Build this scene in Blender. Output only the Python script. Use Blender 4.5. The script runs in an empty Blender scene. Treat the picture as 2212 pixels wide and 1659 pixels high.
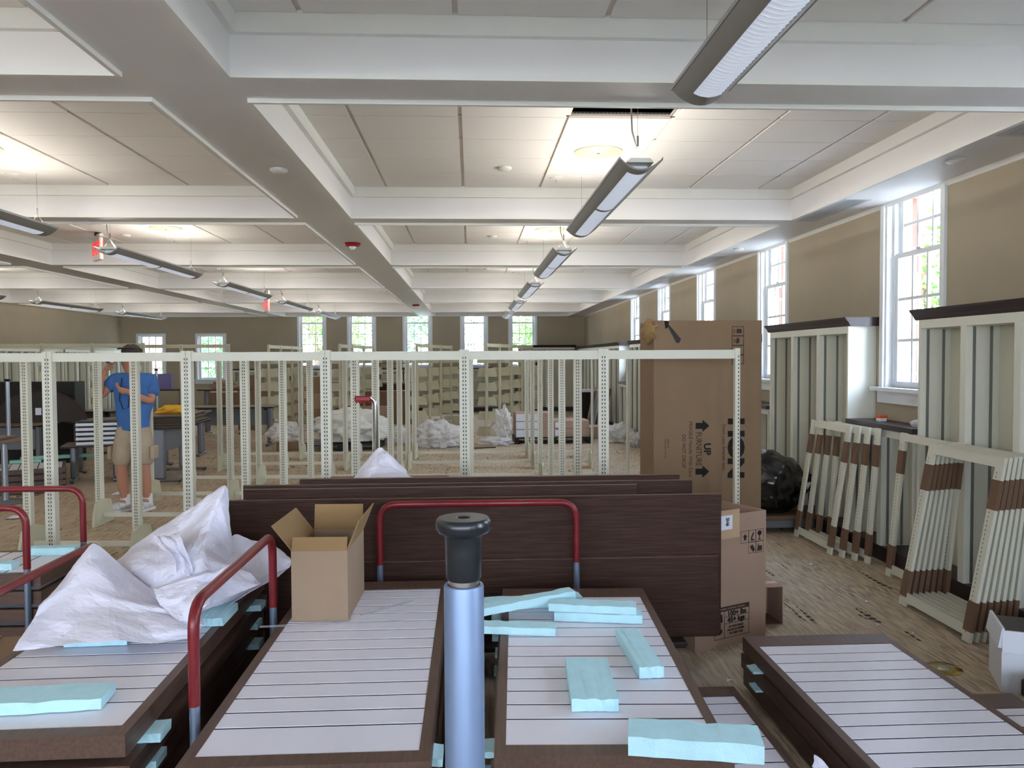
import bpy, bmesh, math, random
from mathutils import Vector, Matrix, noise

random.seed(7)
nth = ['first', 'second', 'third', 'fourth', 'fifth', 'sixth', 'seventh']
scene = bpy.context.scene
COL = scene.collection

# ------------------------------------------------------------------ camera
YAW, PITCH, ROLL, EYE = 0.0513, -0.0329, -0.0049, 1.62
cam_d = bpy.data.cameras.new('camera')
cam_d.sensor_width = 36.0
cam_d.lens = 1720.0 / 2212.0 * 36.0
cam_d.clip_start = 0.05
cam_d.clip_end = 400
cam = bpy.data.objects.new('camera', cam_d)
COL.objects.link(cam)
_f = Vector((math.sin(YAW) * math.cos(PITCH), math.cos(YAW) * math.cos(PITCH), math.sin(PITCH)))
_r = Vector((math.cos(YAW), -math.sin(YAW), 0))
_u = _r.cross(_f)
_r2 = math.cos(ROLL) * _r + math.sin(ROLL) * _u
_u2 = -math.sin(ROLL) * _r + math.cos(ROLL) * _u
M = Matrix((_r2, _u2, -_f)).transposed().to_4x4()
M.translation = (0, 0, EYE)
cam.matrix_world = M
scene.camera = cam

# ------------------------------------------------------------------ view, world, sun
scene.view_settings.view_transform = 'Standard'
scene.view_settings.look = 'None'
scene.view_settings.gamma = 1.0
scene.view_settings.use_curve_mapping = False
scene.view_settings.exposure = 0.85
scene.cycles.use_denoising = True
scene.cycles.max_bounces = 7
scene.cycles.diffuse_bounces = 4
scene.cycles.use_adaptive_sampling = True
scene.cycles.adaptive_threshold = 0.03
scene.cycles.transparent_max_bounces = 16
scene.cycles.sample_clamp_indirect = 6.0
SKY_STRENGTH = 19.0
LAMP_W = 17.0
SUN_W = 16.0
world = bpy.data.worlds.new('sky')
scene.world = world
world.use_nodes = True
wn = world.node_tree
wn.nodes.clear()
wo = wn.nodes.new('ShaderNodeOutputWorld')
bg = wn.nodes.new('ShaderNodeBackground')
tcw = wn.nodes.new('ShaderNodeTexCoord')
sep = wn.nodes.new('ShaderNodeSeparateXYZ')
rmp = wn.nodes.new('ShaderNodeValToRGB')
rmp.color_ramp.elements[0].position = 0.0
rmp.color_ramp.elements[0].color = (0.80, 0.90, 1.0, 1)
rmp.color_ramp.elements[1].position = 0.9
rmp.color_ramp.elements[1].color = (0.42, 0.62, 1.0, 1)
wn.links.new(tcw.outputs['Generated'], sep.inputs[0])
wn.links.new(sep.outputs['Z'], rmp.inputs[0])
wn.links.new(rmp.outputs[0], bg.inputs['Color'])
bg.inputs['Strength'].default_value = SKY_STRENGTH
wn.links.new(bg.outputs[0], wo.inputs['Surface'])

sun_d = bpy.data.lights.new('sun', 'SUN')
sun_d.energy = SUN_W
sun_d.angle = 0.01
sun_d.color = (1.0, 0.95, 0.86)
sun = bpy.data.objects.new('sun', sun_d)
sun.rotation_euler = (math.radians(38), 0, math.radians(-58))   # shines towards +X +Y, over the roof
COL.objects.link(sun)

# ------------------------------------------------------------------ materials
def lin(r, g, b):
    f = lambda c: ((c / 255 + 0.055) / 1.055) ** 2.4 if c > 10 else c / 255 / 12.92
    return (f(r), f(g), f(b), 1.0)

MATS = {}
def mat(name, rgb, rough=0.6, metal=0.0, var=0.0, vscale=8.0, stretch=(1, 1, 1), bump=0.0, bscale=60.0,
        spec=0.4, trans=0.0, alpha=1.0, emit=0.0, sheen=0.0, coat=0.0):
    m = bpy.data.materials.new(name)
    m.use_nodes = True
    nt = m.node_tree
    p = nt.nodes['Principled BSDF']
    col = lin(*rgb)
    p.inputs['Base Color'].default_value = col
    p.inputs['Roughness'].default_value = rough
    p.inputs['Metallic'].default_value = metal
    p.inputs['Specular IOR Level'].default_value = spec
    p.inputs['Transmission Weight'].default_value = trans
    p.inputs['Alpha'].default_value = alpha
    p.inputs['Coat Weight'].default_value = coat
    if emit:
        p.inputs['Emission Color'].default_value = col
        p.inputs['Emission Strength'].default_value = emit
    if var or bump:
        tc = nt.nodes.new('ShaderNodeTexCoord')
        mp = nt.nodes.new('ShaderNodeMapping')
        mp.inputs['Scale'].default_value = stretch
        nt.links.new(tc.outputs['Object'], mp.inputs[0])
    if var:
        n = nt.nodes.new('ShaderNodeTexNoise')
        n.inputs['Scale'].default_value = vscale
        n.inputs['Detail'].default_value = 5
        r = nt.nodes.new('ShaderNodeValToRGB')
        r.color_ramp.elements[0].position = 0.3
        r.color_ramp.elements[1].position = 0.7
        r.color_ramp.elements[0].color = tuple(max(0, c * (1 - var)) for c in col[:3]) + (1,)
        r.color_ramp.elements[1].color = tuple(min(1, c * (1 + var)) for c in col[:3]) + (1,)
        nt.links.new(mp.outputs[0], n.inputs['Vector'])
        nt.links.new(n.outputs['Fac'], r.inputs[0])
        nt.links.new(r.outputs[0], p.inputs['Base Color'])
    if bump:
        n2 = nt.nodes.new('ShaderNodeTexNoise')
        n2.inputs['Scale'].default_value = bscale
        n2.inputs['Detail'].default_value = 3
        b = nt.nodes.new('ShaderNodeBump')
        b.inputs['Strength'].default_value = bump
        b.inputs['Distance'].default_value = 0.01
        nt.links.new(mp.outputs[0], n2.inputs['Vector'])
        nt.links.new(n2.outputs['Fac'], b.inputs['Height'])
        nt.links.new(b.outputs[0], p.inputs['Normal'])
    MATS[name] = m
    return m

mat('ceil_paint', (240, 238, 238), 0.55, var=0.01, vscale=3)
mat('ceil_side', (238, 238, 234), 0.5)
mat('tile', (238, 234, 230), 0.9, bump=0.06, bscale=300)
mat('tee', (225, 215, 205), 0.6)
mat('plenum', (14, 14, 16), 0.9)
mat('wall', (170, 158, 137), 0.85, var=0.03, vscale=2.0, bump=0.02, bscale=200)
mat('trim_white', (226, 230, 232), 0.45)
mat('lamp_grey', (142, 139, 136), 0.45, metal=0.15)
mat('lamp_edge', (165, 165, 165), 0.4, metal=0.4)
mat('louver', (225, 230, 240), 0.25, spec=0.6, emit=0.13)
mat('wire', (120, 118, 112), 0.4, metal=0.7)
mat('cable', (150, 148, 145), 0.5)
mat('disc_cream', (212, 210, 176), 0.6)
mat('plastic_white', (226, 226, 220), 0.5)
mat('red_plastic', (150, 12, 26), 0.35)
mat('clear_lens', (230, 230, 235), 0.1, spec=0.8)
mat('exit_red', (235, 50, 50), 0.4, emit=0.6)
mat('exit_white', (235, 220, 215), 0.5)
mat('black_metal', (22, 20, 20), 0.5)
mat('black_rubber', (14, 14, 16), 0.55)
mat('black_gloss', (24, 30, 38), 0.28, spec=0.6)
mat('cream_steel', (214, 212, 196), 0.42, spec=0.5, var=0.01, vscale=4)
mat('cream_steel_b', (198, 194, 168), 0.5, var=0.02, vscale=3)
mat('slot', (52, 50, 46), 0.8)
mat('zinc', (170, 178, 190), 0.35, metal=0.8)
mat('tube_blue', (150, 168, 196), 0.3, metal=0.75)
mat('alu_post', (128, 148, 182), 0.42, metal=0.45, spec=0.5)
mat('grey_metal', (118, 120, 126), 0.4, metal=0.5)
mat('table_grey', (122, 124, 130), 0.5, var=0.02)
mat('red_rail', (118, 22, 32), 0.38, var=0.15, vscale=14, coat=0.2)
mat('dark_wood', (66, 47, 40), 0.6, var=0.32, vscale=9, stretch=(0.6, 6, 14), spec=0.12)
mat('dark_wood_y', (88, 65, 54), 0.45, var=0.25, vscale=9, stretch=(9, 0.6, 9), spec=0.5)
mat('dark_wood_plain', (44, 33, 30), 0.45, var=0.15, vscale=10)
mat('brown_edge', (104, 76, 62), 0.5, var=0.15, vscale=12, stretch=(2, 2, 8))
mat('slat_white', (234, 232, 242), 0.32, spec=0.5)
mat('groove', (30, 27, 40), 0.8, spec=0.1)
mat('foam', (194, 236, 246), 0.9, var=0.04, vscale=20, bump=0.25, bscale=160)
mat('foam_green', (150, 205, 190), 0.9, var=0.04, vscale=20, bump=0.25, bscale=160)
mat('card', (136, 112, 88), 0.85, var=0.04, vscale=5, bump=0.04, bscale=150)
mat('card_light', (158, 134, 112), 0.85, var=0.03, vscale=6, bump=0.04, bscale=150)
mat('card_in', (150, 120, 82), 0.85, var=0.05, vscale=5)
mat('card_pink', (168, 140, 122), 0.85, var=0.04, vscale=5)
mat('card_dark', (112, 86, 68), 0.85, var=0.06, vscale=8)
mat('ink', (26, 24, 26), 0.8)
mat('ink_soft', (62, 48, 42), 0.85)
mat('label_white', (232, 236, 246), 0.6)
mat('tape', (196, 166, 134), 0.3, spec=0.6)
mat('paper', (230, 228, 242), 0.85, var=0.03, vscale=6, bump=0.05, bscale=40)
mat('bag_black', (10, 10, 11), 0.22, spec=0.7, bump=0.5, bscale=9)
mat('case_white', (222, 221, 208), 0.5, var=0.015, vscale=2)
mat('case_back', (212, 209, 190), 0.6, var=0.02, vscale=2)
mat('case_dark', (50, 36, 40), 0.4, spec=0.5)
mat('slot_strip', (132, 134, 131), 0.5, metal=0.4)
mat('vent', (215, 215, 218), 0.5, metal=0.3)
mat('vent_dark', (188, 188, 192), 0.7)
mat('skin', (186, 132, 108), 0.55)
mat('shirt', (66, 112, 176), 0.85, var=0.08, vscale=9, bump=0.2, bscale=9)
mat('shorts', (176, 160, 140), 0.9, var=0.08, vscale=8, bump=0.2, bscale=10)
mat('shoe', (206, 206, 208), 0.6, var=0.25, vscale=30)
mat('sock', (230, 230, 230), 0.9)
mat('hair', (66, 56, 48), 0.8, var=0.3, vscale=60)
mat('camera_silver', (160, 160, 170), 0.3, metal=0.7)
mat('yellow', (232, 178, 50), 0.6)
mat('purple', (122, 116, 168), 0.7)
mat('table_top', (120, 98, 86), 0.5, var=0.08, vscale=10, stretch=(1, 8, 8))
mat('orange', (226, 92, 40), 0.6)
mat('grass', (132, 128, 112), 0.95, var=0.25, vscale=1.5)
mat('bark', (92, 74, 58), 0.95, var=0.2, vscale=8)
mat('leaf_a', (88, 138, 52), 0.6, var=0.25, vscale=1.2)
mat('leaf_b', (66, 122, 66), 0.6, var=0.3, vscale=1.5)
mat('pave', (170, 165, 158), 0.9, var=0.05)
mat('disc_gold', (196, 170, 92), 0.15, metal=0.9)
mat('chrome', (205, 205, 210), 0.15, metal=1.0)
mat('tape_black', (42, 40, 42), 0.6)

def film(name, col, fac, rough, bump=0.4, bscale=25):
    """thin clear sheet: mostly transparent, part glossy white"""
    m = bpy.data.materials.new(name); m.use_nodes = True
    nt = m.node_tree; nt.nodes.clear()
    out = nt.nodes.new('ShaderNodeOutputMaterial')
    tr = nt.nodes.new('ShaderNodeBsdfTransparent')
    p = nt.nodes.new('ShaderNodeBsdfPrincipled')
    p.inputs['Base Color'].default_value = lin(*col); p.inputs['Roughness'].default_value = rough
    mx = nt.nodes.new('ShaderNodeMixShader'); mx.inputs[0].default_value = fac
    nt.links.new(tr.outputs[0], mx.inputs[1]); nt.links.new(p.outputs[0], mx.inputs[2])
    nt.links.new(mx.outputs[0], out.inputs[0])
    if bump:
        n = nt.nodes.new('ShaderNodeTexNoise'); n.inputs['Scale'].default_value = bscale
        b = nt.nodes.new('ShaderNodeBump'); b.inputs['Strength'].default_value = bump; b.inputs['Distance'].default_value = 0.02
        nt.links.new(n.outputs['Fac'], b.inputs['Height']); nt.links.new(b.outputs[0], p.inputs['Normal'])
    MATS[name] = m
film('plastic_film', (250, 247, 246), 0.58, 0.3)
film('tape_clear', (235, 235, 240), 0.35, 0.2, 0)

def glass_mat():
    m = bpy.data.materials.new('window_glass'); m.use_nodes = True
    nt = m.node_tree; nt.nodes.clear()
    out = nt.nodes.new('ShaderNodeOutputMaterial')
    tr = nt.nodes.new('ShaderNodeBsdfTransparent')
    gl = nt.nodes.new('ShaderNodeBsdfGlossy'); gl.inputs['Roughness'].default_value = 0.02
    lw = nt.nodes.new('ShaderNodeLayerWeight'); lw.inputs['Blend'].default_value = 0.5
    pw = nt.nodes.new('ShaderNodeMath'); pw.operation = 'POWER'; pw.inputs[1].default_value = 5.0
    ml = nt.nodes.new('ShaderNodeMath'); ml.operation = 'MULTIPLY_ADD'; ml.inputs[1].default_value = 0.5; ml.inputs[2].default_value = 0.04
    mx = nt.nodes.new('ShaderNodeMixShader')
    nt.links.new(lw.outputs['Facing'], pw.inputs[0]); nt.links.new(pw.outputs[0], ml.inputs[0])
    nt.links.new(ml.outputs[0], mx.inputs[0]); nt.links.new(tr.outputs[0], mx.inputs[1])
    nt.links.new(gl.outputs[0], mx.inputs[2]); nt.links.new(mx.outputs[0], out.inputs[0])
    MATS['window_glass'] = m
glass_mat()

def brick_mat():
    m = mat('brick', (150, 84, 70), 0.9)
    nt = m.node_tree; p = nt.nodes['Principled BSDF']
    tc = nt.nodes.new('ShaderNodeTexCoord')
    mp = nt.nodes.new('ShaderNodeMapping'); mp.inputs['Rotation'].default_value = (math.radians(90), 0, math.radians(90))
    b = nt.nodes.new('ShaderNodeTexBrick')
    b.inputs['Color1'].default_value = lin(158, 86, 70); b.inputs['Color2'].default_value = lin(128, 66, 56)
    b.inputs['Mortar'].default_value = lin(190, 180, 168); b.inputs['Scale'].default_value = 1.0
    b.inputs['Brick Width'].default_value = 0.21; b.inputs['Row Height'].default_value = 0.075
    b.inputs['Mortar Size'].default_value = 0.008
    nt.links.new(tc.outputs['Object'], mp.inputs[0]); nt.links.new(mp.outputs[0], b.inputs['Vector'])
    nt.links.new(b.outputs['Color'], p.inputs['Base Color'])
brick_mat()

def carpet_mat():
    m = mat('carpet', (150, 136, 112), 0.95)
    nt = m.node_tree; p = nt.nodes['Principled BSDF']; L = nt.links.new
    tc = nt.nodes.new('ShaderNodeTexCoord')
    def noise_at(scale_vec, scale, detail=3):
        mp = nt.nodes.new('ShaderNodeMapping'); mp.inputs['Scale'].default_value = scale_vec
        L(tc.outputs['Object'], mp.inputs[0])
        n = nt.nodes.new('ShaderNodeTexNoise'); n.inputs['Scale'].default_value = scale; n.inputs['Detail'].default_value = detail
        L(mp.outputs[0], n.inputs['Vector'])
        return n
    def ramp(src, a, b, ca, cb):
        r = nt.nodes.new('ShaderNodeValToRGB')
        r.color_ramp.elements[0].position = a; r.color_ramp.elements[0].color = ca
        r.color_ramp.elements[1].position = b; r.color_ramp.elements[1].color = cb
        L(src, r.inputs[0]); return r
    streak = noise_at((46, 4.2, 1), 1.0, 4)
    base = ramp(streak.outputs['Fac'], 0.32, 0.68, lin(160, 142, 120), lin(204, 186, 160))
    # blocks in which the streaks turn darker and wider
    brk = nt.nodes.new('ShaderNodeTexBrick')
    brk.inputs['Color1'].default_value = (0, 0, 0, 1); brk.inputs['Color2'].default_value = (1, 1, 1, 1)
    brk.inputs['Mortar'].default_value = (0.3, 0.3, 0.3, 1); brk.inputs['Scale'].default_value = 1
    brk.inputs['Brick Width'].default_value = 0.61; brk.inputs['Row Height'].default_value = 0.305
    brk.inputs['Mortar Size'].default_value = 0.004
    L(tc.outputs['Object'], brk.inputs['Vector'])
    st2 = noise_at((80, 5.5, 1), 1.0, 2)
    dk = ramp(st2.outputs['Fac'], 0.46, 0.54, lin(146, 130, 112), lin(196, 178, 152))
    mix = nt.nodes.new('ShaderNodeMixRGB'); L(brk.outputs['Color'], mix.inputs[0]); L(base.outputs[0], mix.inputs[1]); L(dk.outputs[0], mix.inputs[2])
    # short black dashes along rows
    d = noise_at((7, 2.6, 1), 1.0, 0)
    sel = ramp(d.outputs['Fac'], 0.66, 0.68, (0, 0, 0, 1), (1, 1, 1, 1))
    wv = nt.nodes.new('ShaderNodeTexWave'); wv.bands_direction = 'Y'; wv.inputs['Scale'].default_value = 5.0
    L(tc.outputs['Object'], wv.inputs['Vector'])
    wsel = ramp(wv.outputs['Fac'], 0.45, 0.5, (0, 0, 0, 1), (1, 1, 1, 1))
    thin = noise_at((38, 1.2, 1), 1.0, 0)
    tsel = ramp(thin.outputs['Fac'], 0.60, 0.62, (0, 0, 0, 1), (1, 1, 1, 1))
    mul = nt.nodes.new('ShaderNodeMixRGB'); mul.blend_type = 'MULTIPLY'; mul.inputs[0].default_value = 1
    L(sel.outputs[0], mul.inputs[1]); L(tsel.outputs[0], mul.inputs[2])
    mul2 = nt.nodes.new('ShaderNodeMixRGB'); mul2.blend_type = 'MULTIPLY'; mul2.inputs[0].default_value = 0.6
    L(mul.outputs[0], mul2.inputs[1]); L(wsel.outputs[0], mul2.inputs[2])
    fin = nt.nodes.new('ShaderNodeMixRGB'); fin.inputs[2].default_value = lin(40, 36, 36)
    L(mul2.outputs[0], fin.inputs[0]); L(mix.outputs[0], fin.inputs[1])
    L(fin.outputs[0], p.inputs['Base Color'])
    fz = noise_at((1, 1, 1), 260, 2)
    bp = nt.nodes.new('ShaderNodeBump'); bp.inputs['Strength'].default_value = 0.3; bp.inputs['Distance'].default_value = 0.005
    L(fz.outputs['Fac'], bp.inputs['Height']); L(bp.outputs[0], p.inputs['Normal'])
carpet_mat()

# ------------------------------------------------------------------ mesh helpers
class MB:
    def __init__(self):
        self.v = []; self.f = []
    def box(self, x0, y0, z0, x1, y1, z1, M=None):
        b = len(self.v)
        P = [(x0, y0, z0), (x1, y0, z0), (x1, y1, z0), (x0, y1, z0), (x0, y0, z1), (x1, y0, z1), (x1, y1, z1), (x0, y1, z1)]
        if M is not None: P = [tuple(M @ Vector(p)) for p in P]
        self.v += P
        self.f += [tuple(b + i for i in q) for q in ((3, 2, 1, 0), (4, 5, 6, 7), (0, 1, 5, 4), (1, 2, 6, 5), (2, 3, 7, 6), (3, 0, 4, 7))]
        return self
    def rbox(self, x0, y0, z0, x1, y1, z1, r=0.01, M=None):
        """box with chamfered vertical edges and chamfered top/bottom rims"""
        r = min(r, (x1 - x0) * .45, (y1 - y0) * .45, (z1 - z0) * .45)
        def ring(ins, z):
            a, b, c, d = x0 + ins, x1 - ins, y0 + ins, y1 - ins
            k = r if ins == 0 else r * .6
            return [(a + k, c, z), (b - k, c, z), (b, c + k, z), (b, d - k, z), (b - k, d, z), (a + k, d, z), (a, d - k, z), (a, c + k, z)]
        rings = [ring(r * .6, z0), ring(0, z0 + r), ring(0, z1 - r), ring(r * .6, z1)]
        b0 = len(self.v)
        for R in rings:
            self.v += [tuple(M @ Vector(p)) if M is not None else p for p in R]
        self.f.append(tuple(b0 + i for i in range(7, -1, -1)))
        for k in range(3):
            for i in range(8):
                j = (i + 1) % 8
                self.f.append((b0 + 8 * k + i, b0 + 8 * k + j, b0 + 8 * k + 8 + j, b0 + 8 * k + 8 + i))
        self.f.append(tuple(b0 + 24 + i for i in range(8)))
        return self
    def quad(self, a, b, c, d):
        n = len(self.v); self.v += [tuple(a), tuple(b), tuple(c), tuple(d)]; self.f.append((n, n + 1, n + 2, n + 3)); return self
    def prism(self, poly, axis, a, b, M=None):
        """extrude a 2-D polygon along an axis ('x': (y,z), 'y': (x,z), 'z': (x,y))"""
        n = len(self.v); k = len(poly)
        def mk(p, t):
            q = (t, p[0], p[1]) if axis == 'x' else (p[0], t, p[1]) if axis == 'y' else (p[0], p[1], t)
            return tuple(M @ Vector(q)) if M is not None else q
        self.v += [mk(p, a) for p in poly] + [mk(p, b) for p in poly]
        self.f.append(tuple(n + i for i in range(k - 1, -1, -1))); self.f.append(tuple(n + k + i for i in range(k)))
        for i in range(k):
            j = (i + 1) % k
            self.f.append((n + i, n + j, n + k + j, n + k + i))
        return self
    def tube(self, pts, r, n=10, caps=True):
        pts = [Vector(p) for p in pts]
        rr = r if isinstance(r, (list, tuple)) else [r] * len(pts)
        b0 = len(self.v); up = None
        for i, p in enumerate(pts):
            t = (pts[min(i + 1, len(pts) - 1)] - pts[max(i - 1, 0)]).normalized()
            if up is None:
                up = Vector((0, 0, 1)) if abs(t.z) < 0.9 else Vector((1, 0, 0))
            s = t.cross(up).normalized(); up = s.cross(t).normalized()
            for k in range(n):
                a = 2 * math.pi * k / n
                self.v.append(tuple(p + rr[i] * (math.cos(a) * s + math.sin(a) * up)))
        for i in range(len(pts) - 1):
            for k in range(n):
                j = (k + 1) % n
                self.f.append((b0 + i * n + k, b0 + i * n + j, b0 + (i + 1) * n + j, b0 + (i + 1) * n + k))
        if caps:
            self.f.append(tuple(b0 + k for k in range(n - 1, -1, -1)))
            e = b0 + (len(pts) - 1) * n
            self.f.append(tuple(e + k for k in range(n)))
        return self
    def lathe(self, prof, cx=0, cy=0, n=24):
        """prof: list of (radius, z)"""
        b0 = len(self.v)
        for r, z in prof:
            for k in range(n):
                a = 2 * math.pi * k / n
                self.v.append((cx + r * math.cos(a), cy + r * math.sin(a), z))
        for i in range(len(prof) - 1):
            for k in range(n):
                j = (k + 1) % n
                self.f.append((b0 + i * n + k, b0 + i * n + j, b0 + (i + 1) * n + j, b0 + (i + 1) * n + k))
        self.f.append(tuple(b0 + k for k in range(n - 1, -1, -1)))
        e = b0 + (len(prof) - 1) * n
        self.f.append(tuple(e + k for k in range(n)))
        return self
    def mesh(self, name, material, smooth=False):
        me = bpy.data.meshes.new(name)
        me.from_pydata(self.v, [], self.f); me.update()
        bm = bmesh.new(); bm.from_mesh(me); bmesh.ops.recalc_face_normals(bm, faces=bm.faces); bm.to_mesh(me); bm.free()
        me.materials.append(MATS[material])
        if smooth:
            me.shade_smooth()
            try: me.set_sharp_from_angle(angle=math.radians(40))
            except Exception: pass
        return me
    def build(self, name, material, parent=None, smooth=False, label=None, cat=None, group=None, kind=None):
        return put(name, self.mesh(name, material, smooth), parent, label, cat, group, kind)

def put(name, me, parent=None, label=None, cat=None, group=None, kind=None):
    o = bpy.data.objects.new(name, me); COL.objects.link(o)
    if parent is not None: o.parent = parent
    tag(o, label, cat, group, kind)
    return o
def tag(o, label=None, cat=None, group=None, kind=None):
    if label: o['label'] = label
    if cat: o['category'] = cat
    if group: o['group'] = group
    if kind: o['kind'] = kind
    return o
def thing(name, label, cat, loc=(0, 0, 0), rotz=0.0, group=None, kind=None, rot=None):
    o = bpy.data.objects.new(name, None); COL.objects.link(o)
    o.empty_display_size = 0.1
    o.location = loc; o.rotation_euler = rot if rot else (0, 0, rotz)
    return tag(o, label, cat, group, kind)
def dup(root, loc=None, rotz=None, label=None, group=None, rot=None):
    r = root.copy(); COL.objects.link(r)
    if loc is not None: r.location = loc
    if rotz is not None: r.rotation_euler = (0, 0, rotz)
    if rot is not None: r.rotation_euler = rot
    tag(r, label, None, group)
    for ch in list(root.children):
        c = ch.copy(); COL.objects.link(c); c.parent = r
        for g in list(ch.children):
            d = g.copy(); COL.objects.link(d); d.parent = c
    return r
def bend(p0, p1, p2, r, n=6):
    """points of a rounded corner at p1"""
    p0, p1, p2 = Vector(p0), Vector(p1), Vector(p2)
    a = p1 + (p0 - p1).normalized() * r; b = p1 + (p2 - p1).normalized() * r
    return [tuple((1 - t) ** 2 * a + 2 * t * (1 - t) * p1 + t * t * b) for t in [i / n for i in range(n + 1)]]
def text_mesh(s, size, material, sx=1.0, bold=0.0):
    cu = bpy.data.curves.new('writing', 'FONT'); cu.body = s; cu.size = size; cu.align_x = 'CENTER'; cu.align_y = 'CENTER'
    cu.extrude = 0.0006; cu.offset = bold; cu.resolution_u = 3
    ob = bpy.data.objects.new('writing', cu); COL.objects.link(ob)
    dg = bpy.context.evaluated_depsgraph_get(); dg.update()
    me = bpy.data.meshes.new_from_object(ob.evaluated_get(dg))
    bpy.data.objects.remove(ob); bpy.data.curves.remove(cu)
    if sx != 1.0:
        for v in me.vertices: v.co.x *= sx
    me.materials.clear(); me.materials.append(MATS[material])
    return me
def blob(name, material, size, seed, amp=0.25, sub=4, freq=2.0, flat=None, ridged=False, parent=None, smooth=True):
    bm = bmesh.new(); bmesh.ops.create_icosphere(bm, subdivisions=sub, radius=1.0)
    off = Vector((seed * 3.1, seed * 1.7, seed * 2.3))
    for v in bm.verts:
        d = v.co.normalized()
        n1 = noise.fractal(d * freq + off, 1.0, 2.0, 4)
        if ridged: n1 = 0.5 - abs(n1) * 1.6
        v.co = d * (1 + amp * n1)
        v.co.x *= size[0]; v.co.y *= size[1]; v.co.z *= size[2]
        if flat is not None and v.co.z < flat: v.co.z = flat + (v.co.z - flat) * 0.05
    me = bpy.data.meshes.new(name); bm.to_mesh(me); bm.free(); me.materials.append(MATS[material])
    if smooth: me.shade_smooth()
    return me
def crumple_sheet(name, ctrl, material, n=30, amp=0.018, seed=1, thick=0.0015, zmin=-1.0):
    """a creased sheet over a coarse grid of points"""
    R, C = len(ctrl), len(ctrl[0])
    def cr(p0, p1, p2, p3, t):
        return 0.5 * ((2 * p1) + (p2 - p0) * t + (2 * p0 - 5 * p1 + 4 * p2 - p3) * t * t + (3 * p1 - p0 - 3 * p2 + p3) * t ** 3)
    def line(pts, u):
        k = min(int(u), len(pts) - 2); t = u - k
        g = lambda i: pts[max(0, min(len(pts) - 1, i))]
        return cr(g(k - 1), g(k), g(k + 1), g(k + 2), t)
    P = [[Vector(c) for c in row] for row in ctrl]
    rnd = random.Random(seed)
    sets = []
    for q_ in range(5):
        m_ = 9 + 3 * q_
        sets.append([(rnd.random(), rnd.random(), rnd.uniform(-2.2, 2.2), rnd.uniform(-2.2, 2.2), rnd.uniform(-.35, .35)) for _ in range(m_)])
    def facet(u, w):
        """flat facets meeting in crisp creases"""
        h = 0.0
        for q_, S in enumerate(sets):
            best = None
            for cu, cw, gu, gw, c0 in S:
                val = ((u - cu) ** 2 + (w - cw) ** 2) * 3.0
                t = val + gu * .25 * (u - cu) + gw * .25 * (w - cw) + c0 * .3
                if best is None or t < best: best = t
            h += best * (1.0 if q_ % 2 else -1.0)
        return h
    vs = []; fs = []
    for i in range(n + 1):
        for j in range(n + 1):
            u = i / n * (R - 1); w = j / n * (C - 1)
            q = line([line(row, w) for row in P], u)
            h = 4.2 * facet(i / n, j / n) + 0.35 * noise.noise(Vector((i / n * 9 + seed, j / n * 9, seed)))
            q = q + Vector((0.35, -0.8, 0.5)) * amp * h + Vector((rnd.uniform(-1, 1), rnd.uniform(-1, 1), rnd.uniform(-1, 1))) * amp * 0.03
            q.z = max(q.z, zmin)
            vs.append(tuple(q))
    for i in range(n):
        for j in range(n):
            a = i * (n + 1) + j
            if (i * 7 + j * 3 + seed) % 3: fs += [(a, a + 1, a + n + 2), (a, a + n + 2, a + n + 1)]
            else: fs += [(a, a + 1, a + n + 1), (a + 1, a + n + 2, a + n + 1)]
    me = bpy.data.meshes.new(name); me.from_pydata(vs, [], fs); me.update(); me.materials.append(MATS[material])
    o = put(name, me)
    s = o.modifiers.new('thickness', 'SOLIDIFY'); s.thickness = thick
    return o

# ================================================================== THE ROOM
XR, XL, YF, YB = 3.46, -10.35, 24.2, -4.6      # inner faces of the walls
ZS, ZT = 2.882, 3.131                          # soffit and ceiling tile heights
MB().box(XL - .4, YB - .3, -0.1, XR + .36, YF + .36, 0.0).build('floor', 'carpet', label='tan carpet with dark broken stripes', kind='structure')

COLX = [(-1.05, 2.925), (-5.45, -1.545), (-9.95, -5.99)]
ROWY = [(0.427 + 3.55 * k, 3.605 + 3.55 * k) for k in range(-1, 7)]
ROWY = [(a, min(b, YF - 0.35)) for a, b in ROWY if a < YF - 1.0]
ROWY[0] = (YB + 0.5, ROWY[0][1])

# soffit grid: strips between the coffers
sof = MB()
xs = [XL] + [v for c in sorted(COLX) for v in c] + [XR]
ys = [YB] + [v for r in ROWY for v in r] + [YF]
for i in range(0, len(xs), 2): sof.box(xs[i], YB, ZS, xs[i + 1], YF, 3.42)
for cx in COLX:
    for j in range(0, len(ys), 2): sof.box(cx[0], ys[j], ZS, cx[1], ys[j + 1], 3.42)
ceiling = sof.build('ceiling', 'ceil_paint', label='white coffered ceiling with beams', kind='structure')
MB().box(XL - .4, YB - .3, 3.50, XR + .36, YF + .36, 3.7).build('slab', 'plenum', ceiling)

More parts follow.
